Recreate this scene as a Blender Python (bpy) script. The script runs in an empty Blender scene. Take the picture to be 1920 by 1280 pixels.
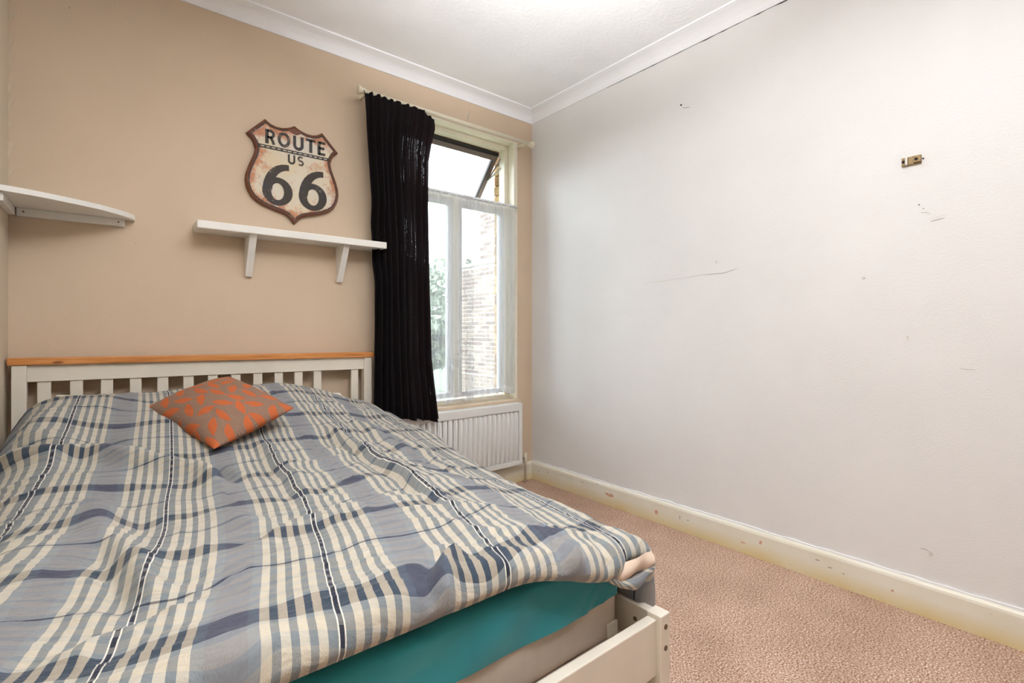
import bpy, bmesh, math, random
import numpy as np
from mathutils import Vector, Matrix

scene = bpy.context.scene
COL = scene.collection

# ------------------------------------------------------------------ camera
cam_d = bpy.data.cameras.new('camera')
cam = bpy.data.objects.new('camera', cam_d)
COL.objects.link(cam)
YAW = math.radians(39.21)
cam.location = (-2.445, -2.762, 1.10)
cam.rotation_euler = (math.pi / 2, 0, -YAW)
cam_d.sensor_width = 36.0
cam_d.lens = 36.0 * 921.5 / 1920.0
cam_d.shift_y = -20.0 / 1920.0
cam_d.clip_start = 0.02
scene.camera = cam

# ------------------------------------------------------------------ world, exposure
world = bpy.data.worlds.new('sky')
scene.world = world
world.use_nodes = True
wn = world.node_tree
wn.nodes['Background'].inputs['Color'].default_value = (0.84, 0.92, 1.0, 1)
wn.nodes['Background'].inputs['Strength'].default_value = 6.0
scene.view_settings.view_transform = 'Standard'
scene.view_settings.look = 'None'
scene.view_settings.gamma = 1.0
scene.view_settings.use_curve_mapping = False
scene.view_settings.exposure = 0.62
scene.cycles.max_bounces = 6
scene.cycles.diffuse_bounces = 4
scene.cycles.glossy_bounces = 2
scene.cycles.transmission_bounces = 4
scene.cycles.transparent_max_bounces = 12
scene.cycles.caustics_reflective = False
scene.cycles.caustics_refractive = False
scene.cycles.use_adaptive_sampling = True
scene.cycles.adaptive_threshold = 0.02
scene.cycles.sample_clamp_indirect = 8.0
FILL_POWER = 950.0
FILL_COL = (0.985, 0.99, 1.0)

# ------------------------------------------------------------------ helpers
def s2l(c):
    def f(v):
        v = v / 255.0
        return v / 12.92 if v <= 0.04045 else ((v + 0.055) / 1.055) ** 2.4
    return (f(c[0]), f(c[1]), f(c[2]), 1.0)

class NT:
    def __init__(self, m):
        m.use_nodes = True
        self.t = m.node_tree
        self.b = self.t.nodes.get('Principled BSDF')
        self.out = self.t.nodes.get('Material Output')
    def n(self, kind, **kw):
        nd = self.t.nodes.new(kind)
        for k, v in kw.items():
            setattr(nd, k, v)
        return nd
    def l(self, a, b):
        self.t.links.new(a, b)
    def math(self, op, a, b=None, c=None, clamp=False):
        nd = self.n('ShaderNodeMath', operation=op)
        nd.use_clamp = clamp
        for i, v in enumerate((a, b, c)):
            if v is None: continue
            if isinstance(v, (int, float)): nd.inputs[i].default_value = v
            else: self.l(v, nd.inputs[i])
        return nd.outputs[0]
    def mix(self, f, a, b, blend='MIX'):
        nd = self.n('ShaderNodeMix', data_type='RGBA', blend_type=blend)
        for sock, v in ((nd.inputs[0], f), (nd.inputs[6], a), (nd.inputs[7], b)):
            if isinstance(v, (int, float)): sock.default_value = v
            elif isinstance(v, tuple): sock.default_value = v
            else: self.l(v, sock)
        return nd.outputs[2]
    def ramp(self, f, stops, interp='LINEAR'):
        nd = self.n('ShaderNodeValToRGB')
        r = nd.color_ramp; r.interpolation = interp
        while len(r.elements) < len(stops): r.elements.new(1.0)
        for e, (p, c) in zip(r.elements, stops):
            e.position = p
            e.color = c if len(c) == 4 else (*c, 1)
        self.l(f, nd.inputs[0])
        return nd.outputs[0]
    def pos(self):
        return self.n('ShaderNodeNewGeometry').outputs['Position']
    def objco(self):
        return self.n('ShaderNodeTexCoord').outputs['Object']
    def noise(self, co, scale, detail=3.0, rough=0.55, vscale=None):
        if vscale is not None:
            mp = self.n('ShaderNodeMapping'); mp.inputs['Scale'].default_value = vscale
            self.l(co, mp.inputs['Vector']); co = mp.outputs[0]
        nd = self.n('ShaderNodeTexNoise')
        nd.inputs['Scale'].default_value = scale
        nd.inputs['Detail'].default_value = detail
        nd.inputs['Roughness'].default_value = rough
        self.l(co, nd.inputs['Vector'])
        return nd.outputs['Fac']
    def bump(self, h, strength, dist):
        nd = self.n('ShaderNodeBump')
        nd.inputs['Strength'].default_value = strength
        nd.inputs['Distance'].default_value = dist
        self.l(h, nd.inputs['Height'])
        self.l(nd.outputs[0], self.b.inputs['Normal'])
        return nd

MATS = {}
def mat(name, rgb, rough=0.5, var=0.06, vscale=6.0, bump=0.0, bscale=60.0, bdist=0.002, metal=0.0, spec=0.5):
    """painted / plain surface with a slight procedural mottling and relief"""
    m = bpy.data.materials.new(name); MATS[name] = m
    k = NT(m)
    k.b.inputs['Roughness'].default_value = rough
    k.b.inputs['Metallic'].default_value = metal
    k.b.inputs['Specular IOR Level'].default_value = spec
    c = s2l(rgb)
    co = k.pos()
    f = k.noise(co, vscale, 4)
    lo = tuple(max(0, v * (1 - var)) for v in c[:3]) + (1,)
    hi = tuple(min(1, v * (1 + var)) for v in c[:3]) + (1,)
    k.l(k.ramp(f, [(0.3, lo), (0.7, hi)]), k.b.inputs['Base Color'])
    if bump:
        k.bump(k.noise(co, bscale, 3), bump, bdist)
    return m

def new_obj(name, me, material=None, parent=None, root_loc=None):
    o = bpy.data.objects.new(name, me)
    COL.objects.link(o)
    if material is not None and not me.materials:
        me.materials.append(material)
    if parent is not None:
        o.parent = parent
    return o

def root_of(p):
    while p.parent is not None: p = p.parent
    return p

def thing(name, label, cat, loc=(0, 0, 0), group=None, kind=None):
    o = bpy.data.objects.new(name, None)
    o.empty_display_size = 0.05
    COL.objects.link(o)
    o.location = loc
    if label: o['label'] = label
    if cat: o['category'] = cat
    if group: o['group'] = group
    if kind: o['kind'] = kind
    return o

def tag(o, label=None, cat=None, group=None, kind=None):
    if label: o['label'] = label
    if cat: o['category'] = cat
    if group: o['group'] = group
    if kind: o['kind'] = kind
    return o

def pydata(name, verts, faces, material, parent=None, smooth=False, origin=None):
    """mesh object from world coordinates; under a parent the coordinates are made local to its root"""
    v = np.array(verts, dtype=float).reshape(-1, 3)
    off = np.zeros(3)
    o_loc = None
    if parent is not None:
        off = np.array(root_of(parent).location)
    elif origin is not None:
        off = np.array(origin); o_loc = origin
    me = bpy.data.meshes.new(name)
    me.from_pydata([tuple(p) for p in (v - off)], [], faces)
    me.update()
    if smooth:
        me.polygons.foreach_set('use_smooth', [True] * len(me.polygons))
    o = new_obj(name, me, material, parent)
    if o_loc is not None: o.location = o_loc
    return o

class MB:
    """collects shapes in world coordinates, builds ONE mesh object"""
    def __init__(self): self.v = []; self.f = []
    def add(self, vs, fs):
        b = len(self.v); self.v += [tuple(p) for p in vs]; self.f += [tuple(i + b for i in q) for q in fs]
        return self
    def box(self, x0, x1, y0, y1, z0, z1, bev=0.0):
        bm = bmesh.new()
        bmesh.ops.create_cube(bm, size=1.0)
        for v in bm.verts:
            v.co = Vector(((x0 + x1) / 2 + v.co.x * (x1 - x0), (y0 + y1) / 2 + v.co.y * (y1 - y0), (z0 + z1) / 2 + v.co.z * (z1 - z0)))
        if bev > 0:
            bmesh.ops.bevel(bm, geom=bm.edges[:], offset=bev, segments=2, profile=0.6, affect='EDGES')
        self.bm(bm)
        return self
    def bm(self, bm):
        bm.verts.index_update()
        self.add([v.co[:] for v in bm.verts], [[v.index for v in f.verts] for f in bm.faces])
        bm.free()
    def tube(self, pts, r, seg=12, cap=True):
        pts = [Vector(p) for p in pts]
        rs = r if isinstance(r, (list, tuple)) else [r] * len(pts)
        rings = []
        ref = None
        for i, p in enumerate(pts):
            d = (pts[min(i + 1, len(pts) - 1)] - pts[max(i - 1, 0)]).normalized()
            if ref is None:
                ref = Vector((0, 0, 1)) if abs(d.z) < 0.9 else Vector((1, 0, 0))
            a = d.cross(ref).normalized(); b = a.cross(d).normalized(); ref = b
            rings.append([p + (a * math.cos(t) + b * math.sin(t)) * rs[i] for t in [2 * math.pi * k / seg for k in range(seg)]])
        vs = [q for r_ in rings for q in r_]; fs = []
        for i in range(len(pts) - 1):
            for k in range(seg):
                k2 = (k + 1) % seg
                fs.append((i * seg + k, i * seg + k2, (i + 1) * seg + k2, (i + 1) * seg + k))
        if cap:
            fs.append(tuple(range(seg))[::-1]); n = (len(pts) - 1) * seg
            fs.append(tuple(n + k for k in range(seg)))
        self.add(vs, fs)
        return self
    def prism(self, poly, axis, a0, a1):
        """extrude a 2-D polygon along an axis; poly in the two other axes (x,y order kept)"""
        def mk(p, a):
            if axis == 'x': return (a, p[0], p[1])
            if axis == 'y': return (p[0], a, p[1])
            return (p[0], p[1], a)
        n = len(poly)
        vs = [mk(p, a0) for p in poly] + [mk(p, a1) for p in poly]
        fs = [tuple(range(n)), tuple(range(2 * n - 1, n - 1, -1))] + [(i, i + n, (i + 1) % n + n, (i + 1) % n) for i in range(n)]
        self.add(vs, fs)
        return self
    def build(self, name, material, parent=None, smooth=False, origin=None):
        o = pydata(name, self.v, self.f, material, parent, smooth, origin)
        bm = bmesh.new(); bm.from_mesh(o.data)
        bmesh.ops.recalc_face_normals(bm, faces=bm.faces[:])
        bm.to_mesh(o.data); bm.free()
        return o

def boxo(name, material, parent, x0, x1, y0, y1, z0, z1, bev=0.0):
    return MB().box(x0, x1, y0, y1, z0, z1, bev).build(name, material, parent)

_rng = np.random.RandomState(7)
_TAB = [_rng.rand(128, 128) for _ in range(12)]
def vnoise(x, y, k=0):
    t = _TAB[k % 12]
    xi = np.floor(x).astype(int); yi = np.floor(y).astype(int)
    fx = x - xi; fy = y - yi
    fx = fx * fx * (3 - 2 * fx); fy = fy * fy * (3 - 2 * fy)
    g = lambda a, b: t[a % 128, b % 128]
    return (g(xi, yi) * (1 - fx) + g(xi + 1, yi) * fx) * (1 - fy) + (g(xi, yi + 1) * (1 - fx) + g(xi + 1, yi + 1) * fx) * fy - 0.5
def sm(a, b, x):
    t = np.clip((np.asarray(x, float) - a) / (b - a), 0, 1)
    return t * t * (3 - 2 * t)

def grid_mesh(name, P, material, parent=None, uv=None, closed_u=False, origin=None, attr=None):
    """P: (n,m,3) world positions"""
    n, m = P.shape[:2]
    off = np.zeros(3)
    if parent is not None: off = np.array(root_of(parent).location)
    elif origin is not None: off = np.array(origin)
    idx = np.arange(n * m).reshape(n, m)
    rows = n if closed_u else n - 1
    i2 = np.roll(idx, -1, axis=0)
    q = np.stack([idx[:rows, :-1], i2[:rows, :-1], i2[:rows, 1:], idx[:rows, 1:]], -1).reshape(-1, 4)
    me = bpy.data.meshes.new(name)
    me.from_pydata((P.reshape(-1, 3) - off).tolist(), [], q.tolist())
    me.update()
    me.polygons.foreach_set('use_smooth', [True] * len(me.polygons))
    if uv is not None:
        l = me.uv_layers.new(name='UVMap')
        li = np.zeros(len(me.loops), int); me.loops.foreach_get('vertex_index', li)
        l.data.foreach_set('uv', uv.reshape(-1, 2)[li].reshape(-1))
    if attr is not None:
        for an, av in attr.items():
            a = me.attributes.new(an, 'FLOAT', 'POINT')
            a.data.foreach_set('value', av.reshape(-1).astype(float))
    o = new_obj(name, me, material, parent)
    if parent is None and origin is not None: o.location = origin
    return o

# ------------------------------------------------------------------ materials
def wall_mat(name, rgb, rough, spec):
    m = bpy.data.materials.new(name); MATS[name] = m
    k = NT(m)
    k.b.inputs['Roughness'].default_value = rough
    k.b.inputs['Specular IOR Level'].default_value = spec
    c = s2l(rgb); co = k.pos()
    f = k.noise(co, 1.6, 3)
    a = tuple(v * 0.965 for v in c[:3]) + (1,); b = tuple(min(1, v * 1.03) for v in c[:3]) + (1,)
    k.l(k.ramp(f, [(0.3, a), (0.7, b)]), k.b.inputs['Base Color'])
    h = k.math('ADD', k.noise(co, 130, 2), k.math('MULTIPLY', k.noise(co, 7, 2), 2.2))
    k.bump(h, 0.16, 0.004)
    return m
M_BACK = wall_mat('beige_wall_paint', (217, 196, 171), 0.7, 0.25)
M_RIGHT = wall_mat('pale_wall_paint', (230, 229, 228), 0.42, 0.4)
M_LEFT = wall_mat('cream_wall_paint', (214, 200, 178), 0.7, 0.25)
M_CEIL = mat('ceiling_plaster', (246, 247, 249), 0.8, 0.03, 3.0, 0.5, 45, 0.004)
M_COVE = mat('white_cornice_paint', (246, 247, 250), 0.6, 0.02, 3.0)
M_SKIRT = bpy.data.materials.new('worn_cream_gloss')
def _skirt():
    k = NT(M_SKIRT); co = k.pos()
    k.b.inputs['Roughness'].default_value = 0.38
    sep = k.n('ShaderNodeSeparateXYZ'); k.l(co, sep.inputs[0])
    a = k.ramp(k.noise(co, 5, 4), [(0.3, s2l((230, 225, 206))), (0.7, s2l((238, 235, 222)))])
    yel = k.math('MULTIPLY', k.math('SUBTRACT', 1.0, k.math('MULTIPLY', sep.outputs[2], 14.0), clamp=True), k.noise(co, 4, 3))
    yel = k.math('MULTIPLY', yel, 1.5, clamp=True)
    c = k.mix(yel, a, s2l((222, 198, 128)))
    spk = k.ramp(k.noise(co, 46, 2, vscale=(1, 1, 2.2)), [(0.735, (0, 0, 0)), (0.75, (1, 1, 1))])
    c = k.mix(k.math('MULTIPLY', spk, 0.45), c, s2l((150, 132, 104)))
    k.l(c, k.b.inputs['Base Color'])
    k.bump(k.noise(co, 60, 3), 0.15, 0.003)
_skirt()
M_CARPET = bpy.data.materials.new('speckled_carpet')
def _carpet():
    k = NT(M_CARPET); co = k.pos()
    k.b.inputs['Roughness'].default_value = 0.95
    k.b.inputs['Specular IOR Level'].default_value = 0.1
    f = k.noise(co, 165, 2, 0.8)
    c = k.ramp(f, [(0.28, s2l((92, 60, 46))), (0.43, s2l((172, 132, 110))), (0.53, s2l((206, 174, 152))), (0.68, s2l((250, 238, 226)))])
    big = k.ramp(k.noise(co, 3.5, 3), [(0.3, (0.80, 0.77, 0.75, 1)), (0.7, (1, 1, 1, 1))])
    c = k.mix(1.0, c, big, 'MULTIPLY')
    k.l(c, k.b.inputs['Base Color'])
    k.bump(f, 0.5, 0.005)
_carpet()
M_WHITE = mat('white_shelf_paint', (240, 238, 232), 0.4, 0.03, 8, 0.1, 40)
M_BEDWHITE = mat('offwhite_bed_paint', (230, 222, 207), 0.42, 0.04, 8, 0.08, 40)
M_FRAME = mat('cream_window_paint', (240, 234, 214), 0.35, 0.04, 10, 0.15, 40)
M_SASHW = mat('white_casement', (226, 226, 224), 0.35, 0.03, 8)
M_RAD = mat('radiator_enamel', (232, 232, 229), 0.3, 0.02, 8)
M_ALU = mat('brown_aluminium', (112, 100, 92), 0.4, 0.05, 10, metal=0.2)
M_BLACK = mat('black_gasket', (28, 26, 26), 0.6, 0.05)
M_DARKHOLE = mat('dark_hole', (40, 30, 24), 0.9, 0.1)
M_BOLT = mat('bolt_steel', (120, 104, 84), 0.4, 0.15, 60, metal=0.7)
M_CHROME = mat('pale_metal', (200, 198, 194), 0.25, 0.05, 20, metal=0.8)
M_ROD = mat('cream_rod', (236, 228, 206), 0.4, 0.05, 20)
M_SILL = mat('cream_sill_paint', (222, 202, 176), 0.45, 0.08, 6, 0.1, 30)
M_MATTRESS = mat('mattress_ticking', (218, 205, 190), 0.85, 0.06, 5, 0.2, 300, 0.001)
M_LINEN = mat('white_pillow_cotton', (232, 224, 208), 0.85, 0.04, 8, 0.2, 60)
M_LINING = mat('cream_duvet_lining', (226, 204, 184), 0.85, 0.05, 8, 0.2, 60)
M_CHIP = mat('bare_pink_plaster', (214, 170, 146), 0.8, 0.08, 40)
M_SCUFF = mat('grey_scuff', (176, 168, 160), 0.9, 0.1, 40)
M_FILLER = mat('wall_filler', (214, 210, 204), 0.6, 0.05, 40)
M_BRASS = mat('old_brass', (150, 128, 92), 0.45, 0.25, 120, metal=0.5)
M_CAULK = mat('beige_caulk', (214, 196, 172), 0.7, 0.06, 30)

M_PINE = bpy.data.materials.new('orange_pine')
def _pine():
    k = NT(M_PINE); co = k.objco()
    k.b.inputs['Roughness'].default_value = 0.4
    f = k.noise(co, 9, 4, 0.6, (0.5, 8, 8))
    c = k.ramp(f, [(0.3, s2l((186, 116, 58))), (0.5, s2l((210, 140, 76))), (0.7, s2l((226, 160, 96)))])
    vor = k.n('ShaderNodeTexVoronoi'); vor.inputs['Scale'].default_value = 3.2
    mp = k.n('ShaderNodeMapping'); mp.inputs['Scale'].default_value = (0.9, 3, 3); k.l(co, mp.inputs[0]); k.l(mp.outputs[0], vor.inputs['Vector'])
    kn = k.ramp(vor.outputs['Distance'], [(0.035, (1, 1, 1)), (0.06, (0, 0, 0))])
    c = k.mix(k.math('MULTIPLY', kn, 0.8), c, s2l((96, 48, 26)))
    k.l(c, k.b.inputs['Base Color'])
_pine()
M_SLATWOOD = mat('bare_slat_wood', (196, 158, 126), 0.6, 0.12, 20)

M_TEAL = bpy.data.materials.new('teal_jersey')
def _teal():
    k = NT(M_TEAL); co = k.pos()
    k.b.inputs['Roughness'].default_value = 0.8
    k.b.inputs['Sheen Weight'].default_value = 0.3
    k.l(k.ramp(k.noise(co, 5, 3), [(0.3, s2l((24, 134, 146))), (0.7, s2l((38, 154, 164)))]), k.b.inputs['Base Color'])
    k.bump(k.noise(co, 500, 2), 0.1, 0.001)
_teal()

M_PLAID = bpy.data.materials.new('blue_cream_plaid_cotton')
def _plaid():
    k = NT(M_PLAID)
    k.b.inputs['Roughness'].default_value = 0.85
    k.b.inputs['Specular IOR Level'].default_value = 0.2
    k.b.inputs['Sheen Weight'].default_value = 0.15
    uv = k.n('ShaderNodeUVMap').outputs[0]
    sep = k.n('ShaderNodeSeparateXYZ'); k.l(uv, sep.inputs[0])
    U, V = sep.outputs[0], sep.outputs[1]
    # distance to the nearest dark warp line, period 0.31, 0..0.155 -> 0..1
    pu = k.math('PINGPONG', U, 0.155)
    pu = k.math('DIVIDE', pu, 0.155)
    cream = s2l((212, 198, 172)); grey = s2l((76, 88, 94)); lil = s2l((96, 95, 105)); blu = s2l((102, 111, 120))
    navy = s2l((44, 48, 62)); white = s2l((240, 234, 222))
    st = [(0.0, navy), (0.020, white), (0.036, grey)]
    p = 0.135
    for i in range(4):
        st += [(p, cream), (p + 0.088, grey)]
        p += 0.168
    st[-1] = (st[-1][0], blu)
    st += [(0.83, lil)]
    warp = k.ramp(pu, st, 'CONSTANT')
    # weft: broad navy band every 0.25, thin line half way, fine checks between
    pv = k.math('DIVIDE', k.math('PINGPONG', V, 0.125), 0.125)
    w0 = s2l((196, 192, 184)); w1 = s2l((172, 178, 182)); wn_ = s2l((40, 54, 84)); thin = s2l((52, 58, 78)); w2 = s2l((184, 188, 190))
    sw = [(0.0, wn_), (0.135, w1), (0.19, w0), (0.27, w1), (0.34, w0), (0.42, w2), (0.5, w0), (0.58, w1), (0.66, w0), (0.74, w2), (0.82, w0), (0.90, w1), (0.982, thin)]
    weft = k.ramp(pv, sw, 'CONSTANT')
    # in a plain weave warp and weft threads alternate: half and half
    c = k.mix(0.42, warp, weft)
    dark = k.ramp(pu, [(0.0, (1, 1, 1)), (0.020, (0, 0, 0))], 'CONSTANT')
    dash = k.math('GREATER_THAN', k.math('PINGPONG', V, 0.009), 0.0035)
    c = k.mix(k.math('MULTIPLY', dark, k.math('ADD', 0.35, k.math('MULTIPLY', dash, 0.6))), c, navy)
    wh = k.math('SUBTRACT', k.ramp(pu, [(0.0, (1, 1, 1)), (0.036, (0, 0, 0))], 'CONSTANT'), dark, clamp=True)
    c = k.mix(k.math('MULTIPLY', wh, 0.45), c, white)
    thinm = k.ramp(pv, [(0.0, (0, 0, 0)), (0.982, (1, 1, 1))], 'CONSTANT')
    c = k.mix(k.math('MULTIPLY', thinm, 0.55), c, thin)
    slub = k.noise(uv, 60, 3, 0.6, (1.0, 14.0, 1.0))
    c = k.mix(0.22, c, k.ramp(slub, [(0.3, (0.55, 0.58, 0.62, 1)), (0.7, (1, 1, 1, 1))]), 'MULTIPLY')
    k.l(c, k.b.inputs['Base Color'])
    crk = k.math('ADD', k.noise(uv, 26, 3, 0.6, (0.45, 2.2, 1.0)), k.math('MULTIPLY', k.noise(uv, 700, 1), 0.12))
    k.bump(crk, 0.75, 0.014)
_plaid()

M_CUSHION = bpy.data.materials.new('woven_leaf_cushion')
def _cush():
    k = NT(M_CUSHION)
    k.b.inputs['Roughness'].default_value = 0.85
    k.b.inputs['Specular IOR Level'].default_value = 0.2
    at = k.n('ShaderNodeAttribute', attribute_name='leaf').outputs['Fac']
    uv = k.n('ShaderNodeUVMap').outputs[0]
    th = k.noise(uv, 30, 3, 0.65, (1.0, 9.0, 1.0))
    th2 = k.noise(uv, 160, 2, 0.6, (1.0, 2.0, 1.0))
    base = k.ramp(th, [(0.3, s2l((104, 80, 68))), (0.5, s2l((146, 116, 98))), (0.7, s2l((180, 150, 130)))])
    leaf = k.ramp(th2, [(0.3, s2l((176, 82, 44))), (0.7, s2l((214, 122, 76)))])
    fac = k.ramp(k.math('ADD', at, k.math('MULTIPLY', k.math('SUBTRACT', th2, 0.5), 0.35)), [(0.42, (0, 0, 0)), (0.55, (1, 1, 1))])
    k.l(k.mix(fac, base, leaf), k.b.inputs['Base Color'])
    k.bump(k.math('ADD', th2, k.math('MULTIPLY', fac, 0.5)), 0.4, 0.003)
_cush()

M_CURTAIN = bpy.data.materials.new('black_curtain_cloth')
def _curtain():
    k = NT(M_CURTAIN)
    k.b.inputs['Base Color'].default_value = s2l((24, 20, 22))
    k.b.inputs['Roughness'].default_value = 0.85
    k.b.inputs['Specular IOR Level'].default_value = 0.15
    uv = k.n('ShaderNodeUVMap').outputs[0]
    tr = k.n('ShaderNodeBsdfTransparent')
    tl = k.n('ShaderNodeBsdfTranslucent'); tl.inputs[0].default_value = s2l((66, 40, 40))
    # thin worn threads that let daylight through
    a = k.ramp(k.noise(uv, 10, 2, 0.5, (36.0, 0.35, 1.0)), [(0.62, (0, 0, 0)), (0.68, (1, 1, 1))])
    b = k.ramp(k.noise(uv, 90, 2, 0.5, (0.6, 3.0, 1.0)), [(0.45, (0, 0, 0)), (0.6, (1, 1, 1))])
    f = k.math('MULTIPLY', k.math('MULTIPLY', a, b), 0.13)
    m0 = k.n('ShaderNodeMixShader'); m0.inputs[0].default_value = 0.12
    k.l(k.b.outputs[0], m0.inputs[1]); k.l(tl.outputs[0], m0.inputs[2])
    m1 = k.n('ShaderNodeMixShader'); k.l(f, m1.inputs[0]); k.l(m0.outputs[0], m1.inputs[1]); k.l(tr.outputs[0], m1.inputs[2])
    k.l(m1.outputs[0], k.out.inputs[0])
_curtain()

M_NET = bpy.data.materials.new('white_voile')
def _net():
    k = NT(M_NET)
    uv = k.n('ShaderNodeUVMap').outputs[0]
    df = k.n('ShaderNodeBsdfDiffuse'); df.inputs[0].default_value = s2l((226, 224, 226))
    tl = k.n('ShaderNodeBsdfTranslucent'); tl.inputs[0].default_value = s2l((186, 188, 192))
    tr = k.n('ShaderNodeBsdfTransparent')
    m0 = k.n('ShaderNodeMixShader'); m0.inputs[0].default_value = 0.5
    k.l(df.outputs[0], m0.inputs[1]); k.l(tl.outputs[0], m0.inputs[2])
    hem = k.n('ShaderNodeAttribute', attribute_name='dense').outputs['Fac']
    f = k.math('ADD', k.math('MULTIPLY', k.noise(uv, 40, 2, 0.5, (3.0, 0.25, 1.0)), 0.10), k.math('ADD', 0.36, k.math('MULTIPLY', hem, 0.35)))
    m1 = k.n('ShaderNodeMixShader'); k.l(f, m1.inputs[0]); k.l(tr.outputs[0], m1.inputs[1]); k.l(m0.outputs[0], m1.inputs[2])
    k.l(m1.outputs[0], k.out.inputs[0])
_net()

M_GLASS = bpy.data.materials.new('window_glass')
def _glass():
    k = NT(M_GLASS)
    tr = k.n('ShaderNodeBsdfTransparent'); tr.inputs[0].default_value = (0.95, 0.97, 0.97, 1)
    gl = k.n('ShaderNodeBsdfGlossy'); gl.inputs['Roughness'].default_value = 0.02
    fr = k.n('ShaderNodeFresnel'); fr.inputs[0].default_value = 1.3
    m1 = k.n('ShaderNodeMixShader'); k.l(fr.outputs[0], m1.inputs[0]); k.l(tr.outputs[0], m1.inputs[1]); k.l(gl.outputs[0], m1.inputs[2])
    k.l(m1.outputs[0], k.out.inputs[0])
_glass()

def brick_mats():
    out = []
    for i, c in enumerate([(142, 126, 114), (156, 138, 124), (130, 112, 102), (164, 148, 132)]):
        out.append(mat('clay_brick_%d' % i, c, 0.9, 0.15, 14, 0.4, 90, 0.004))
    return out
M_BRICKS = brick_mats()
M_YBRICKS = [mat('stock_brick_%d' % i, c, 0.9, 0.25, 18, 0.5, 80, 0.004) for i, c in enumerate([(168, 134, 88), (140, 108, 74), (184, 156, 110)])]
M_MORTAR = mat('pale_mortar', (150, 142, 130), 0.95, 0.08, 20, 0.3, 80)
M_BRICKFAR = bpy.data.materials.new('distant_brickwork')
def _bf():
    k = NT(M_BRICKFAR)
    k.b.inputs['Roughness'].default_value = 0.95
    sep = k.n('ShaderNodeSeparateXYZ'); k.l(k.pos(), sep.inputs[0])
    cb = k.n('ShaderNodeCombineXYZ'); k.l(k.math('ADD', sep.outputs[0], sep.outputs[1]), cb.inputs[0]); k.l(sep.outputs[2], cb.inputs[1])
    br = k.n('ShaderNodeTexBrick'); k.l(cb.outputs[0], br.inputs[0])
    br.inputs['Color1'].default_value = s2l((142, 126, 114)); br.inputs['Color2'].default_value = s2l((160, 144, 130)); br.inputs['Mortar'].default_value = s2l((176, 168, 158))
    br.inputs['Scale'].default_value = 1.0; br.inputs['Brick Width'].default_value = 0.225; br.inputs['Row Height'].default_value = 0.075; br.inputs['Mortar Size'].default_value = 0.006
    k.l(br.outputs[0], k.b.inputs['Base Color'])
_bf()
M_LEAF = mat('garden_leaves', (120, 130, 108), 0.8, 0.3, 3)
M_BARK = mat('garden_bark', (96, 82, 68), 0.9, 0.2, 8)
M_GRASS = mat('garden_ground', (118, 122, 104), 0.95, 0.2, 3)
M_COPING = mat('stone_coping', (214, 210, 204), 0.85, 0.06, 6)

# ------------------------------------------------------------------ room shell
XL, XR, YB, YR, ZC = -2.76, 0.0, 0.0, -4.30, 2.715
WX0, WX1, WZ0, WZ1 = -1.08, -0.18, 0.585, 2.457     # window opening in the plaster

tag(boxo('floor', M_CARPET, None, XL - 0.1, XR + 0.1, YR - 0.1, YB + 0.12, -0.12, 0.0), kind='structure')
tag(boxo('ceiling', M_CEIL, None, XL - 0.1, XR + 0.1, YR - 0.1, YB + 0.12, ZC, ZC + 0.12), kind='structure')
w = MB()
w.box(XL - 0.1, WX0, 0, 0.12, 0, ZC); w.box(WX1, XR + 0.1, 0, 0.12, 0, ZC)
w.box(WX0, WX1, 0, 0.12, 0, WZ0); w.box(WX0, WX1, 0, 0.12, WZ1, ZC)
wall_back = tag(w.build('wall_back', M_BACK), kind='structure')
wall_right = tag(boxo('wall_right', M_RIGHT, None, 0, 0.12, YR, 0, 0, ZC), kind='structure')
wall_left = tag(boxo('wall_left', M_LEFT, None, XL - 0.12, XL, YR, 0, 0, ZC), kind='structure')
M_REAR = wall_mat('invented_bounce_brown', (132, 106, 86), 0.7, 0.25)  # unseen wall; brown invented to cut frontal fill and warm the bounce
wall_rear = tag(boxo('wall_rear', M_REAR, None, XL - 0.1, XR + 0.1, YR - 0.12, YR, 0, ZC), kind='structure')

# cornice: a cove swept along each wall with mitred corners
ZCB = 2.645
prof = [(0.0, ZCB), (0.006, ZCB), (0.0075, ZCB + 0.006)]
for i in range(1, 9):
    a = i / 9 * math.pi / 2
    prof.append((0.0075 + 0.072 * (1 - math.cos(a)), ZCB + 0.006 + 0.052 * math.sin(a)))
prof += [(0.084, ZC - 0.009), (0.090, ZC - 0.008), (0.090, ZC), (0.0, ZC)]
def cove(name, kind):
    vs = []
    for (o, z) in prof:
        if kind == 'back': vs += [(XL + o, YB - o, z), (XR - o, YB - o, z)]
        if kind == 'right': vs += [(XR - o, YB - o, z), (XR - o, YR + o, z)]
        if kind == 'left': vs += [(XL + o, YR + o, z), (XL + o, YB - o, z)]
        if kind == 'rear': vs += [(XR - o, YR + o, z), (XL + o, YR + o, z)]
    n = len(prof)
    fs = [(2 * i, 2 * i + 1, 2 * ((i + 1) % n) + 1, 2 * ((i + 1) % n)) for i in range(n)]
    return tag(MB().add(vs, fs).build(name, M_COVE), kind='structure')
cove('trim_1', 'back'); t2 = cove('trim_2', 'right'); cove('trim_3', 'left'); cove('trim_4', 'rear')

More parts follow.
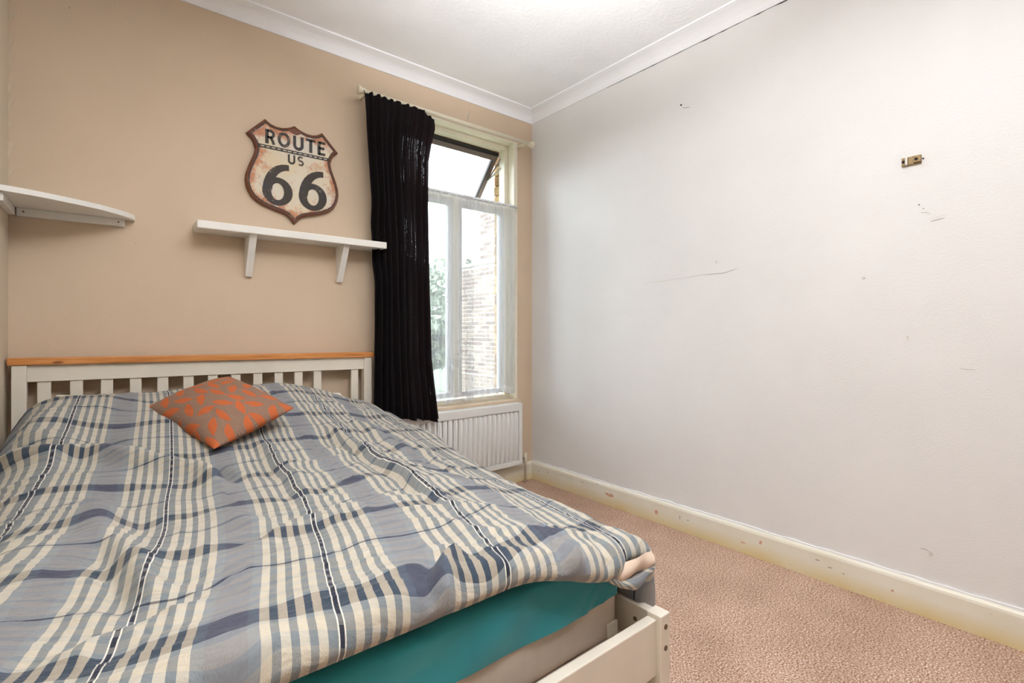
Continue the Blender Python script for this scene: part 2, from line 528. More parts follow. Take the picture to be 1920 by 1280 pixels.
# skirting boards with a rounded top edge
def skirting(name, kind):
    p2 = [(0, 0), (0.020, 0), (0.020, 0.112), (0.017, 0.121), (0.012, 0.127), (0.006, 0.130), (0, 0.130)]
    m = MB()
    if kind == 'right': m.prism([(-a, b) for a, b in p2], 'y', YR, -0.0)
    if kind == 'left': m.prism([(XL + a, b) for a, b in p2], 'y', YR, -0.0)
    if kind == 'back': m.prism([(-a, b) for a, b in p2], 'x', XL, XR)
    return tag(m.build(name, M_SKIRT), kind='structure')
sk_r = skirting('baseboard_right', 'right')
r = random.Random(8); yy = [-0.02 - 0.05 * i for i in range(80)]
tp_ = [(y_, 0.134 + 0.006 * r.random()) for y_ in yy]; bt_ = [(y_, 0.127) for y_ in yy]
MB().prism(tp_ + bt_[::-1], 'x', 0.0, -0.007).build('sealant_bead', M_COVE, sk_r)
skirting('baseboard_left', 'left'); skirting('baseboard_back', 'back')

# flaked patches, holes and hairline cracks: thin pieces on the surface that carries them
def blob(name, material, parent, plane, c, rx, rz, rot=0.0, seed=0, t=0.0012, n=14, irr=0.35):
    r = random.Random(seed); pts = []
    for i in range(n):
        a = 2 * math.pi * i / n
        q = 1 - irr * r.random()
        u, v = rx * q * math.cos(a), rz * q * math.sin(a)
        pts.append((c[0] + u * math.cos(rot) - v * math.sin(rot), c[1] + u * math.sin(rot) + v * math.cos(rot)))
    axis, pos = plane
    return MB().prism(pts, axis, pos, pos - t).build(name, material, parent)
def crack(name, material, parent, plane, pts, wd, t=0.0008):
    axis, pos = plane
    up, dn = [], []
    n = len(pts)
    for i, (a, b) in enumerate(pts):
        k = wd * (0.35 + 0.65 * math.sin(math.pi * (i + 0.5) / n))
        up.append((a, b + k / 2)); dn.append((a, b - k / 2))
    return MB().prism(up + dn[::-1], axis, pos, pos - t).build(name, material, parent)
SKP = ('x', -0.020); WRP = ('x', 0.0)
blob('paint_chip', M_CHIP, sk_r, SKP, (-0.745, 0.070), 0.026, 0.010, 0.25, 1)
blob('paint_chip', M_CHIP, sk_r, SKP, (-0.775, 0.071), 0.018, 0.012, 0.0, 2, irr=0.2)
blob('paint_chip', M_CHIP, sk_r, SKP, (-1.10, 0.060), 0.012, 0.015, 0.0, 3, irr=0.2)
blob('paint_chip', M_CHIP, sk_r, SKP, (-1.685, 0.080), 0.007, 0.012, 0.4, 4)
blob('paint_chip', M_CHIP, sk_r, SKP, (-1.60, 0.052), 0.014, 0.005, 0.1, 5)
blob('paint_chip', M_CHIP, sk_r, SKP, (-2.20, 0.060), 0.006, 0.006, 0.1, 6)
for i, (y, z, a, b) in enumerate([(-0.10, 0.075, .003, .012), (-0.20, 0.088, .006, .005), (-0.42, 0.094, .004, .003), (-0.53, 0.095, .008, .004), (-0.66, 0.112, .010, .003), (-1.25, .075, .003, .014), (-1.30, .072, .008, .003), (-1.93, .085, .012, .003), (-1.98, .07, .010, .003), (-2.03, .062, .006, .003)]):
    blob('paint_nick', M_SCUFF, sk_r, SKP, (y, z), a, b, 0.0, 20 + i)
blob('nail_hole', M_DARKHOLE, wall_right, WRP, (-1.246, 2.349), 0.006, 0.006, 0, 31)
crack('hairline_crack', M_SCUFF, wall_right, WRP, [(-1.255, 2.335), (-1.268, 2.325), (-1.285, 2.322), (-1.298, 2.318)], 0.004)
blob('nail_hole', M_DARKHOLE, wall_right, WRP, (-2.293, 1.769), 0.004, 0.004, 0, 32)
blob('nail_hole', M_DARKHOLE, wall_right, WRP, (-2.280, 1.592), 0.003, 0.003, 0, 33)
blob('nail_hole', M_SCUFF, wall_right, WRP, (-2.293, 1.575), 0.003, 0.003, 0, 34)
crack('scratch', M_SCUFF, wall_right, WRP, [(-2.315, 1.521), (-2.328, 1.523), (-2.342, 1.525), (-2.356, 1.528)], 0.0035)
crack('scratch', M_FILLER, wall_right, WRP, [(-2.315, 1.530), (-2.335, 1.534), (-2.365, 1.540)], 0.002)
crack('scratch', M_SCUFF, wall_right, WRP, [(-2.285, 1.560), (-2.300, 1.558), (-2.315, 1.551)], 0.002)
crack('hairline_crack', M_FILLER, wall_right, WRP, [(-1.00, 1.372), (-1.05, 1.384), (-1.12, 1.383), (-1.20, 1.389), (-1.29, 1.392), (-1.36, 1.400), (-1.42, 1.398), (-1.49, 1.397), (-1.53, 1.408), (-1.565, 1.414)], 0.0035)
crack('hairline_crack', M_SCUFF, wall_right, WRP, [(-1.40, 1.3995), (-1.45, 1.3985), (-1.49, 1.398), (-1.52, 1.405), (-1.56, 1.413)], 0.0022, 0.0014)
blob('plaster_bump', M_FILLER, wall_right, WRP, (-1.45, 1.461), 0.007, 0.010, 0, 35, t=0.004)
blob('plaster_bump', M_FILLER, wall_right, WRP, (-2.097, 1.324), 0.006, 0.006, 0.5, 36, t=0.004)
blob('plaster_bump', M_FILLER, wall_right, WRP, (-2.245, 1.075), 0.005, 0.009, 0, 37, t=0.005)
blob('plaster_bump', M_FILLER, wall_right, WRP, (-2.315, 0.246), 0.006, 0.009, 0, 38, t=0.006)
crack('scratch', M_SCUFF, wall_right, WRP, [(-2.285, 0.252), (-2.30, 0.255), (-2.312, 0.249)], 0.003)
crack('scratch', M_SCUFF, wall_right, WRP, [(-2.40, 0.96), (-2.42, 0.957), (-2.44, 0.958)], 0.002)
# open joint between cornice and right wall
r = random.Random(5); pts = []
y = -0.72
while y > -2.6:
    pts.append((y, 0)); y -= 0.035
up = [(a, ZCB + 0.001) for a, _ in pts]
dn = [(a, ZCB - (0.0005 + 0.006 * max(0, (r.random() - 0.35)) * min(1, (-a - 0.7) / 0.5))) for a, _ in pts]
MB().prism(up + dn[::-1], 'x', 0.0, -0.0012).build('plaster_gap', M_DARKHOLE, wall_right)
MB().prism([(-0.559, 2.607), (-0.565, 2.57), (-0.572, 2.54), (-0.585, 2.514), (-0.588, 2.515), (-0.577, 2.54), (-0.569, 2.57)], 'y', 0.0, -0.001).build('hairline_crack', M_SCUFF, wall_back)
for i, (x, z, q) in enumerate([(-2.36, 1.49, .003), (-1.95, 1.22, .002), (-1.44, 1.40, .003), (-2.58, 2.45, .004), (-2.06, 1.98, .002)]):
    blob('nail_hole', M_SCUFF, wall_back, ('y', 0.0), (x, z), q, q, 0, 50 + i)
# ragged sealant line in the left corner
r = random.Random(3)
for i in range(13):
    z = 2.62 - i * 0.085 - r.random() * 0.03
    wv = 0.010 + 0.014 * r.random(); hh = 0.035 + 0.045 * r.random()
    MB().prism([(XL, z), (XL + wv * .5, z + 0.012), (XL + wv, z - 0.004), (XL + wv * .45, z - hh * .5), (XL + 0.004, z - hh), (XL, z - hh)], 'y', 0.0, -0.004).build('sealant_flake', M_CAULK, wall_left)

# ------------------------------------------------------------------ window
win = thing('window_1', 'cream framed window with an open top vent and two casements behind white voile', None, (-0.63, 0, WZ0), kind='structure')
def ring(name, m, parent, x0, x1, z0, z1, wd, y0, y1, bev=0.0, wb=None, wt=None):
    wb = wd if wb is None else wb; wt = wd if wt is None else wt
    k = MB()
    k.box(x0, x0 + wd, y0, y1, z0, z1, bev); k.box(x1 - wd, x1, y0, y1, z0, z1, bev)
    k.box(x0 + wd, x1 - wd, y0, y1, z1 - wt, z1, bev); k.box(x0 + wd, x1 - wd, y0, y1, z0, z0 + wb, bev)
    return k.build(name, m, parent)
k = MB()   # architrave: two stiles and a head
k.box(WX0 - 0.03, WX0 + 0.002, -0.012, 0.06, WZ0, WZ1 + 0.012, 0.003); k.box(WX1 - 0.002, WX1 + 0.03, -0.012, 0.06, WZ0, WZ1 + 0.012, 0.003)
k.box(WX0, WX1, -0.012, 0.06, WZ1 - 0.002, WZ1 + 0.012, 0.003)
k.build('architrave', M_FRAME, win)
ring('outer_frame', M_FRAME, win, WX0, WX1, WZ0, WZ1, 0.034, 0.06, 0.125, 0.003, wb=0.05)
boxo('transom', M_FRAME, win, WX0 + 0.034, WX1 - 0.034, 0.062, 0.125, 1.985, 2.035, 0.003)
boxo('mullion', M_FRAME, win, -0.653, -0.607, 0.062, 0.125, 0.65, 1.985, 0.003)
def casement(x0, x1, hinge):
    c = ring('casement', M_SASHW, win, x0, x1, 0.652, 1.983, 0.03, 0.072, 0.112, 0.003)
    boxo('pane', M_GLASS, c, x0 + 0.028, x1 - 0.028, 0.090, 0.094, 0.68, 1.955)
    return c
cL = casement(-1.045, -0.655, 0); cR = casement(-0.605, -0.215, 1)
k = MB(); k.box(-0.683, -0.663, 0.060, 0.072, 0.82, 0.90, 0.004); k.tube([(-0.673, 0.062, 0.87), (-0.673, 0.035, 0.87), (-0.676, 0.030, 0.845), (-0.68, 0.028, 0.80)], 0.007, 10)
k.build('handle', M_CHROME, cL, smooth=True)
k = MB(); k.box(-0.69, -0.66, 0.064, 0.072, 0.715, 0.735, 0.002); k.build('stay_pin', M_CHROME, cL)
# vent: top hung, swung outwards
vt = MB()
vroot = Vector((0, 0.134, 2.392)); VA = math.radians(41); VL = 0.400
def vpt(x, s, d):   # s: down the sash, d: through its thickness (outwards)
    y = vroot.y + s * math.sin(VA) + d * math.cos(VA); z = vroot.z - s * math.cos(VA) + d * math.sin(VA)
    return (x, y, z)
def vbox(m, x0, x1, s0, s1, d0, d1):
    c = [vpt(x, s, d) for x in (x0, x1) for s in (s0, s1) for d in (d0, d1)]
    m.add(c, [(0, 1, 3, 2), (4, 6, 7, 5), (0, 4, 5, 1), (2, 3, 7, 6), (0, 2, 6, 4), (1, 5, 7, 3)])
VX0, VX1 = WX0 + 0.036, WX1 - 0.036
vbox(vt, VX0, VX1, 0, 0.036, 0, 0.035); vbox(vt, VX0, VX1, VL - 0.034, VL, 0, 0.035)
vbox(vt, VX0, VX0 + 0.036, 0.036, VL - 0.034, 0, 0.035); vbox(vt, VX1 - 0.036, VX1, 0.036, VL - 0.034, 0, 0.035)
vs = vt.build('vent_sash', M_ALU, win)
g = MB(); vbox(g, VX0 + 0.032, VX1 - 0.032, 0.032, VL - 0.030, 0.015, 0.019); g.build('pane', M_GLASS, vs)
g = MB(); vbox(g, VX0 + 0.034, VX0 + 0.041, 0.036, VL - 0.034, -0.002, 0.012); vbox(g, VX1 - 0.041, VX1 - 0.034, 0.036, VL - 0.034, -0.002, 0.012); g.build('gasket', M_BLACK, vs)
g = MB(); vbox(g, VX0, VX1, -0.022, 0.0, 0.004, 0.032); g.build('vent_hinge_bar', M_BLACK, win)
MB().tube([vpt(-0.60, VL - 0.02, -0.004), (-0.60, 0.16, 2.10), (-0.60, 0.115, 2.075)], 0.005, 8).build('vent_stay', M_CHROME, win)
k = MB(); k.tube([(VX1 + 0.003, 0.10, 2.30), vpt(VX1 - 0.006, 0.20, 0.0)], 0.006, 8); k.build('friction_arm', M_CHROME, win)
k = MB(); k.tube([(VX1 + 0.003, 0.105, 2.37), vpt(VX1 - 0.006, 0.26, 0.01)], 0.005, 8); k.build('friction_arm', M_ALU, win)
MB().box(WX0 - 0.05, WX1 + 0.045, -0.034, 0.075, 0.583, 0.608, 0.005).build('sill', M_SILL, win)

# outer leaf of the wall: brick reveals round the opening
leaf = tag(MB().box(-6.0, WX0 - 0.02, 0.121, 0.235, -0.25, 6.0).box(WX1 + 0.02, 0.3, 0.121, 0.235, -0.25, 6.0).box(WX0 - 0.02, WX1 + 0.02, 0.121, 0.30, WZ1 + 0.008, 6.0).box(WX0 - 0.02, WX1 + 0.02, 0.121, 0.235, -0.25, WZ0 - 0.02).build('wall_outer_leaf', M_MORTAR), kind='structure')  # upper height added out of view to shade the neighbouring bricks from the sky
bmesh_brick = {}
def brick_mesh(key, dx, dy, dz, material):
    if key not in bmesh_brick:
        b = MB().box(-dx / 2, dx / 2, -dy / 2, dy / 2, -dz / 2, dz / 2, 0.003)
        me = bpy.data.meshes.new('brick'); me.from_pydata(b.v, [], b.f); me.update(); me.materials.append(material)
        bmesh_brick[key] = me
    return bmesh_brick[key]
def put_brick(parent, key, dims, material, loc):
    o = new_obj('brick', brick_mesh(key, *dims, material), None, parent)
    rl = Vector(root_of(parent).location)
    o.location = Vector(loc) - rl
    return o
r = random.Random(11)
z = 0.66; i = 0
while z < WZ1 + 0.02:
    a = r.randrange(3)
    if i % 2: put_brick(leaf, 'jh%d' % a, (0.02, 0.096, 0.068), M_YBRICKS[a], (WX1 + 0.013, 0.182, z))
    else: put_brick(leaf, 'jl%d' % a, (0.02, 0.100, 0.068), M_YBRICKS[a], (WX1 + 0.013, 0.184, z))
    z += 0.075; i += 1
x = WX0 + 0.035
while x < WX1:
    a = r.randrange(3)
    put_brick(leaf, 'so%d' % a, (0.068, 0.165, 0.02), M_YBRICKS[a], (x, 0.2145, WZ1 + 0.012))
    x += 0.075

# ------------------------------------------------------------------ outside
tag(boxo('ground', M_GRASS, None, -14, 16, 0.3, 30, -0.32, -0.25), kind='structure')
bw = thing('brick_building', 'brick side wall of the neighbouring building seen through the right casement', 'building', (2.9, 3.4, -0.25))
BXF = 2.80
MB().box(BXF + 0.008, BXF + 0.6, 0.8, 5.35, -0.25, 2.30).build('garden_wall', M_BRICKFAR, bw)
MB().box(BXF + 0.008, BXF + 0.6, 0.8, 4.62, 2.36, 5.2).build('upper_wall', M_BRICKFAR, bw)
MB().box(BXF - 0.04, BXF + 0.64, 0.8, 5.39, 2.30, 2.36, 0.008).build('coping', M_COPING, bw)
M_FARMORTAR = mat('light_mortar', (214, 208, 200), 0.95, 0.05, 12)
MB().box(BXF + 0.004, BXF + 0.010, 3.72, 5.345, 0.28, 2.298).build('mortar_bed', M_FARMORTAR, bw)
MB().box(BXF + 0.004, BXF + 0.010, 3.72, 4.615, 2.362, 3.50).build('mortar_bed', M_FARMORTAR, bw)
r = random.Random(12)
row = 0; z = 0.34
while z < 3.45:
    if not (2.24 < z < 2.42):
        yend = 5.33 if z < 2.3 else 4.60
        y = yend - 0.112 - (0.112 if row % 2 else 0)
        ymin = 3.85
        while y > ymin:
            a = r.randrange(4)
            put_brick(bw, 'b%d' % a, (0.05, 0.213, 0.061), M_BRICKS[a], (BXF + 0.0225, y, z))
            y -= 0.225
    z += 0.075; row += 1

def tree(name, label, x, y, h, rw, n, seed, group):
    t = thing(name, label, 'tree', (x, y, -0.25), group)
    rr = random.Random(seed)
    MB().tube([(x, y, -0.25), (x + 0.05, y, h * 0.3), (x, y + 0.05, h * 0.7)], [0.09, 0.07, 0.03], 8).build('trunk', M_BARK, t, smooth=True)
    vs, fs = [], []
    for i in range(n):
        a, b = rr.random() * 2 * math.pi, math.acos(2 * rr.random() - 1)
        q = (0.55 + 0.45 * rr.random())
        c = Vector((x + rw * q * math.sin(b) * math.cos(a), y + rw * q * math.sin(b) * math.sin(a), h * 0.58 + h * 0.44 * q * math.cos(b)))
        u = Vector((rr.random() - .5, rr.random() - .5, rr.random() - .5)).normalized(); v = u.cross(Vector((rr.random() - .5, rr.random() - .5, rr.random() - .5))).normalized()
        s = 0.09 + 0.06 * rr.random(); k0 = len(vs)
        vs += [c - u * s, c + v * s * .45, c + u * s, c - v * s * .45]; fs.append((k0, k0 + 1, k0 + 2, k0 + 3))
    tag(pydata('foliage', [tuple(p) for p in vs], fs, M_LEAF, t), kind='stuff')
tree('garden_tree', 'tall leafy tree in the garden seen through the left casement', 3.9, 9.2, 3.0, 1.1, 1500, 1, None)
tree('garden_shrub', 'low leafy shrub below the tree outside the left casement', 2.6, 6.6, 1.5, 0.9, 1300, 2, None)
tree('garden_tree', 'pale tree rising behind the brick wall outside the window', 6.6, 11.5, 3.6, 1.4, 1500, 3, None)

# ------------------------------------------------------------------ curtain rod, curtain, voile
rod = thing('curtain_rod', 'cream curtain rod with flared end caps above the window', 'curtain rod', (-0.73, -0.105, 2.44))
MB().tube([(-1.34, -0.105, 2.442), (-0.125, -0.105, 2.442)], 0.0125, 14).build('pole', M_ROD, rod, smooth=True)
def finial(x, s):
    return MB().tube([(x, -0.105, 2.442), (x + s * 0.004, -0.105, 2.442), (x + s * 0.012, -0.105, 2.442), (x + s * 0.026, -0.105, 2.442), (x + s * 0.040, -0.105, 2.442), (x + s * 0.043, -0.105, 2.442)],
                     [0.014, 0.017, 0.015, 0.019, 0.026, 0.022], 16).build('end_cap', M_ROD, rod, smooth=True)
finial(-1.34, -1); finial(-0.125, 1)
for x in (-1.325, -0.14):
    MB().box(x - 0.008, x + 0.008, -0.105, 0.0, 2.434, 2.450, 0.002).build('bracket', M_ROD, rod)

def fold_sheet(n, m, xl, xr, zt, zb_, ymean, amp, nf, seed, phase_drift=0.6, ytop=None, flare=None, zt_fn=None):
    """gathered cloth: n columns, m rows"""
    rr = np.random.RandomState(seed)
    s = np.linspace(0, 1, n)[:, None]; t = np.linspace(0, 1, m)[None, :]
    X = xl(t) + (xr(t) - xl(t)) * s
    ph = s * nf * 2 * np.pi
    ph = ph + 0.9 * np.sin(s * 7.3 + seed) + phase_drift * np.sin(2.2 * t + s * 9 + seed) + 0.25 * np.sin(5 * t + s * 17)
    A = amp(t, s)
    w = np.sin(ph) + 0.35 * np.sin(2 * ph + 1.2 + t) + 0.25 * np.sin(0.37 * ph + 2 * t)
    Y = ymean(t) + A * w
    X = X + 0.35 * A * np.cos(ph) * np.sin(np.pi * s) 
    ztop = zt_fn(s) if zt_fn is not None else zt
    Z = ztop + (zb_(s) - ztop) * t
    P = np.stack([X, Y + 0 * X, Z + 0 * X], -1)
    uv = np.stack([np.broadcast_to(s, X.shape), np.broadcast_to(t, X.shape)], -1)
    return P, uv
ip = lambda t, xs, ys: np.interp(t, xs, ys)
TT = [0, .06, .2, .45, .6, .78, .92, 1]
P, uv = fold_sheet(420, 90,
    lambda t: ip(t, [0, .1, .45, .7, 1], [-1.355, -1.345, -1.297, -1.296, -1.305]),
    lambda t: ip(t, [0, .03, .09, .15, .3, .55, .8, .88, 1], [-.905, -.898, -.925, -.945, -.948, -.940, -.925, -.905, -.872]),
    2.43, lambda s: 0.578 + 0.016 * np.sin(s * 5) - 0.012 * s + 0.006 * np.sin(s * 40),
    lambda t: ip(t, [0, .1, 1], [-.119, -.122, -.128]),
    lambda t, s: ip(t, [0, .04, .12, 1], [.007, .010, .016, .021]) * (1 - 0.75 * sm(.80, 1.0, s) * (1 - t)) * (0.55 + 0.75 * np.abs(np.sin(s * 8.3 + 0.6))), 9.5, 4,
    zt_fn=lambda s: 2.438 + 0.004 * np.sin(s * 75) - 0.035 * sm(.78, 1.0, s))
# pushed back where the end of the wall shelf stands against it
P[..., 1] += 0.035 * sm(-1.19, -1.24, P[..., 0]) * sm(1.36, 1.52, P[..., 2]) * sm(1.86, 1.68, P[..., 2])
cu = grid_mesh('curtain', P, M_CURTAIN, None, uv, origin=(-1.13, -0.12, 0.57))
tag(cu, 'long black curtain drawn to the left side of the window', 'curtain')

def voile(x0, x1, seed, nf, zb0, label, drift):
    xs0, xs1 = x0, x1
    P, uv = fold_sheet(260, 70, lambda t: xs0 + 0 * t + drift[0] * t, lambda t: xs1 + 0 * t + drift[1] * t, 2.005,
        lambda s: zb0 + 0.008 * np.sin(s * 23 + seed) + 0.004 * np.sin(s * 51),
        lambda t: -0.026 + 0 * t, lambda t, s: ip(t, [0, .03, .15, 1], [.003, .004, .007, .010]), nf, seed)
    t = uv[..., 1]
    dense = np.where(t < 0.028, 1.0, 0.0) + np.where(t > 0.965, 0.5, 0.0)
    o = grid_mesh('voile_curtain', P, M_NET, None, uv, origin=((x0 + x1) / 2, -0.026, 0.65), attr={'dense': dense})
    tag(o, label, 'net curtain', 'voile curtains on the window')
    return o
voile(-1.06, -0.545, 3, 9, 0.638, 'sheer white voile hanging over the left casement beside the black curtain', (0, 0.0))
v2 = voile(-0.635, -0.178, 9, 8, 0.655, 'sheer white voile hanging over the right casement nearest the room corner', (0.02, -0.004))
wire = tag(MB().tube([(-1.07, -0.026, 1.992), (-0.62, -0.026, 1.989), (-0.172, -0.026, 1.990)], 0.003, 8).build('curtain_wire', M_CHROME, origin=(-0.62, -0.026, 1.99)), 'thin wire carrying the white voile across the window', 'curtain wire')
# two small hooks for the wire belong to the window
for x in (-1.078, -0.165):
    boxo('wire_hook', M_CHROME, win, x - 0.005, x + 0.005, -0.028, -0.008, 1.984, 1.996, 0.001)

# ------------------------------------------------------------------ radiator
RX0, RX1, RZ0, RZ1, RYF, RYB = -1.28, -0.167, 0.146, 0.583, -0.088, -0.035
rad = thing('radiator', 'white ribbed panel radiator below the window', 'radiator', (-0.72, -0.04, 0.0))
nx = 27 * 12 + 1
xs = np.linspace(RX0 + 0.028, RX1 - 0.028, nx)
zs = np.array([RZ0 + 0.03, RZ0 + 0.040, RZ0 + 0.055, RZ1 - 0.075, RZ1 - 0.06, RZ1 - 0.05])
rib = np.array([0, 0.25, 1, 1, 0.25, 0])
ph = (xs - xs[0]) / (xs[-1] - xs[0]) * 27
prof_x = np.clip(0.5 - 0.85 * np.cos(2 * np.pi * ph), 0, 1)
prof_x = prof_x * prof_x * (3 - 2 * prof_x)
Xg, Zg = np.meshgrid(xs, zs, indexing='ij')
Yg = RYF + 0.012 - 0.016 * prof_x[:, None] * rib[None, :]
grid_mesh('ribbed_panel', np.stack([Xg, Yg, Zg], -1), M_RAD, rad)
k = MB()
k.box(RX0, RX1, RYF + 0.012, RYB, RZ0 + 0.004, RZ1 - 0.01, 0.004)
k.box(RX0, RX1, RYF, RYF + 0.014, RZ1 - 0.052, RZ1, 0.004); k.box(RX0, RX1, RYF, RYF + 0.014, RZ0, RZ0 + 0.032, 0.004)
k.box(RX0, RX0 + 0.03, RYF, RYF + 0.014, RZ0 + 0.03, RZ1 - 0.05, 0.003); k.box(RX1 - 0.03, RX1, RYF, RYF + 0.014, RZ0 + 0.03, RZ1 - 0.05, 0.003)
k.build('body', M_RAD, rad)
MB().box(RX0 + 0.004, RX1 - 0.004, RYF + 0.010, RYB - 0.002, RZ1 - 0.012, RZ1 + 0.004, 0.002).build('top_grille', M_RAD, rad)
MB().box(RX1 - 0.002, RX1 + 0.004, RYF + 0.004, RYB, RZ0, RZ1, 0.002).build('side_panel', M_RAD, rad)
MB().tube([(-0.155, -0.055, 0.175), (-0.118, -0.055, 0.175)], 0.010, 10).build('valve_tail', M_CHROME, rad, smooth=True)
MB().tube([(-0.112, -0.055, 0.001), (-0.112, -0.055, 0.15), (-0.112, -0.055, 0.155), (-0.112, -0.055, 0.19), (-0.112, -0.055, 0.215)], [0.008, 0.008, 0.014, 0.014, 0.010], 12).build('valve_pipe', M_ROD, rad, smooth=True)
for x in (-1.0, -0.35):
    boxo('wall_bracket', M_RAD, rad, x - 0.015, x + 0.015, RYB - 0.002, 0.0, 0.30, 0.50)

# ------------------------------------------------------------------ wall shelf
sh = thing('wall_shelf', 'short straight white wall shelf on two brackets below the road sign', 'shelf', (-1.69, 0, 1.36))
MB().box(-2.145, -1.232, -0.152, 0.0, 1.566, 1.602, 0.004).build('board', M_WHITE, sh)
for xc in (-1.910, -1.452):
    MB().prism([(0, 1.372), (-0.018, 1.372), (-0.128, 1.566), (0, 1.566)], 'x', xc - 0.016, xc + 0.016).build('bracket', M_WHITE, sh)

cs = thing('corner_shelf', 'white curved corner shelf resting on two battens in the left corner', 'shelf', (XL, 0, 1.55))
pts = [(XL, 0.0), (-2.362, 0.0)]
ctrl = [(-2.366, -0.035), (-2.385, -0.075), (-2.416, -0.115), (-2.447, -0.150), (-2.477, -0.180), (-2.53, -0.218), (-2.583, -0.251), (-2.625, -0.274), (-2.665, -0.294), (-2.71, -0.311), (-2.743, -0.320), (XL, -0.325)]
MB().prism(pts + ctrl, 'z', 1.588, 1.608).build('board', M_WHITE, cs)
MB().box(-2.735, -2.398, -0.022, 0.0, 1.556, 1.588, 0.003).build('batten', M_WHITE, cs)
MB().box(XL, XL + 0.022, -0.30, -0.024, 1.556, 1.588, 0.003).build('batten', M_WHITE, cs)
for x in (-2.715, -2.42):
    MB().tube([(x, -0.0235, 1.573), (x, -0.020, 1.573)], 0.0035, 8).build('screw', M_BOLT, cs)

# ------------------------------------------------------------------ road sign
SX = -1.692
sg = thing('road_sign', 'rusty shield shaped metal highway sign reading ROUTE US 66', 'sign', (SX, 0, 1.664))
L_ = [(0.0, 2.184), (-.016, 2.174), (-.036, 2.165), (-.062, 2.158), (-.088, 2.157), (-.112, 2.163), (-.130, 2.173), (-.143, 2.183), (-.186, 2.138), (-.229, 2.092), (-.208, 2.073), (-.195, 2.052), (-.188, 2.022), (-.195, 1.990), (-.206, 1.962), (-.220, 1.925), (-.231, 1.888), (-.234, 1.856), (-.230, 1.828), (-.221, 1.803), (-.204, 1.776), (-.180, 1.755), (-.145, 1.738), (-.105, 1.725), (-.066, 1.715), (-.040, 1.706), (-.020, 1.690), (0.0, 1.664)]
OUT = L_ + [(-x, z) for x, z in L_[-2:0:-1]]
def inset(poly, d):
    n = len(poly); out = []
    A = sum(poly[i][0] * poly[(i + 1) % n][1] - poly[(i + 1) % n][0] * poly[i][1] for i in range(n))
    sgn = 1 if A > 0 else -1
    for i in range(n):
        p0 = Vector(poly[i - 1]); p1 = Vector(poly[i]); p2 = Vector(poly[(i + 1) % n])
        e1 = (p1 - p0).normalized(); e2 = (p2 - p1).normalized()
        n1 = Vector((-e1.y, e1.x)) * sgn; n2 = Vector((-e2.y, e2.x)) * sgn
        b = (n1 + n2); b = b / max(0.3, b.length_squared) * 2
        out.append((p1.x + b.x * d, p1.y + b.y * d))
    return out
def sgp(pt, y): return (SX + pt[0], y, pt[1])
def rustmat(name, base, rust, amount, edge=True, rough=0.55):
    m = bpy.data.materials.new(name); k = NT(m); co = k.pos()
    k.b.inputs['Roughness'].default_value = rough
    n1 = k.noise(co, 16, 5, 0.65); n2 = k.noise(co, 70, 4, 0.7)
    f = k.math('ADD', k.math('MULTIPLY', n1, 0.7), k.math('MULTIPLY', n2, 0.3))
    if edge:
        e = k.n('ShaderNodeAttribute', attribute_name='edge').outputs['Fac']
        f = k.math('ADD', f, k.math('MULTIPLY', e, 0.24))
    tint = k.ramp(k.noise(co, 7, 3), [(0.35, s2l(base)), (0.65, s2l((base[0], base[1] - 8, base[2] - 26)))])
    r1 = k.ramp(n2, [(0.35, s2l(rust)), (0.6, s2l((rust[0] + 60, rust[1] + 54, rust[2] + 40)))])
    fac = k.ramp(f, [(amount, (0, 0, 0)), (amount + 0.12, (1, 1, 1))])
    k.l(k.mix(k.math('MULTIPLY', fac, 0.85), tint, r1), k.b.inputs['Base Color'])
    k.bump(n2, 0.2, 0.002)
    return m
M_SFACE = rustmat('rusty_cream_enamel', (222, 213, 196), (150, 78, 44), 0.58)
M_SRIM = rustmat('rust_brown_rim', (116, 72, 58), (74, 42, 34), 0.52, edge=False)
M_SBLK = rustmat('worn_black_enamel', (52, 46, 44), (128, 116, 104), 0.56, edge=False)
# rim: raised rounded border
rings = [(OUT, -0.002), (inset(OUT, -0.001), -0.012), (inset(OUT, 0.003), -0.024), (inset(OUT, 0.008), -0.027), (inset(OUT, 0.0125), -0.0235)]
vs, fs = [], []; n = len(OUT)
for pl_, y in rings: vs += [sgp(p, y) for p in pl_]
for j in range(len(rings) - 1):
    for i in range(n):
        fs.append((j * n + i, j * n + (i + 1) % n, (j + 1) * n + (i + 1) % n, (j + 1) * n + i))
fs.append(tuple(range(n)))
MB().add(vs, fs).build('rim', M_SRIM, sg)
# top centre and left ear rust patches are part of the rim metal
blk0, blk1 = inset(OUT, 0.0118), inset(OUT, 0.0185)
MB().add([sgp(p, -0.0238) for p in blk0] + [sgp(p, -0.0238) for p in blk1], [(i, (i + 1) % n, (i + 1) % n + n, i + n) for i in range(n)]).build('border_line', M_SBLK, sg)
face = inset(OUT, 0.0115)
cz = 1.90
vs, fs, edge = [], [], []
scl = [1.0, 0.93, 0.85, 0.74, 0.6, 0.4, 0.15]
for s_, e_ in zip(scl, [1, .75, .5, .25, .1, 0, 0]):
    for p in face:
        vs.append(sgp((p[0] * s_, cz + (p[1] - cz) * s_), -0.0230)); edge.append(e_)
for j in range(len(scl) - 1):
    for i in range(n): fs.append((j * n + i, j * n + (i + 1) % n, (j + 1) * n + (i + 1) % n, (j + 1) * n + i))
fs.append(tuple((len(scl) - 1) * n + i for i in range(n)))
fo = pydata('face', vs, fs, M_SFACE, sg)
a = fo.data.attributes.new('edge', 'FLOAT', 'POINT'); a.data.foreach_set('value', edge)
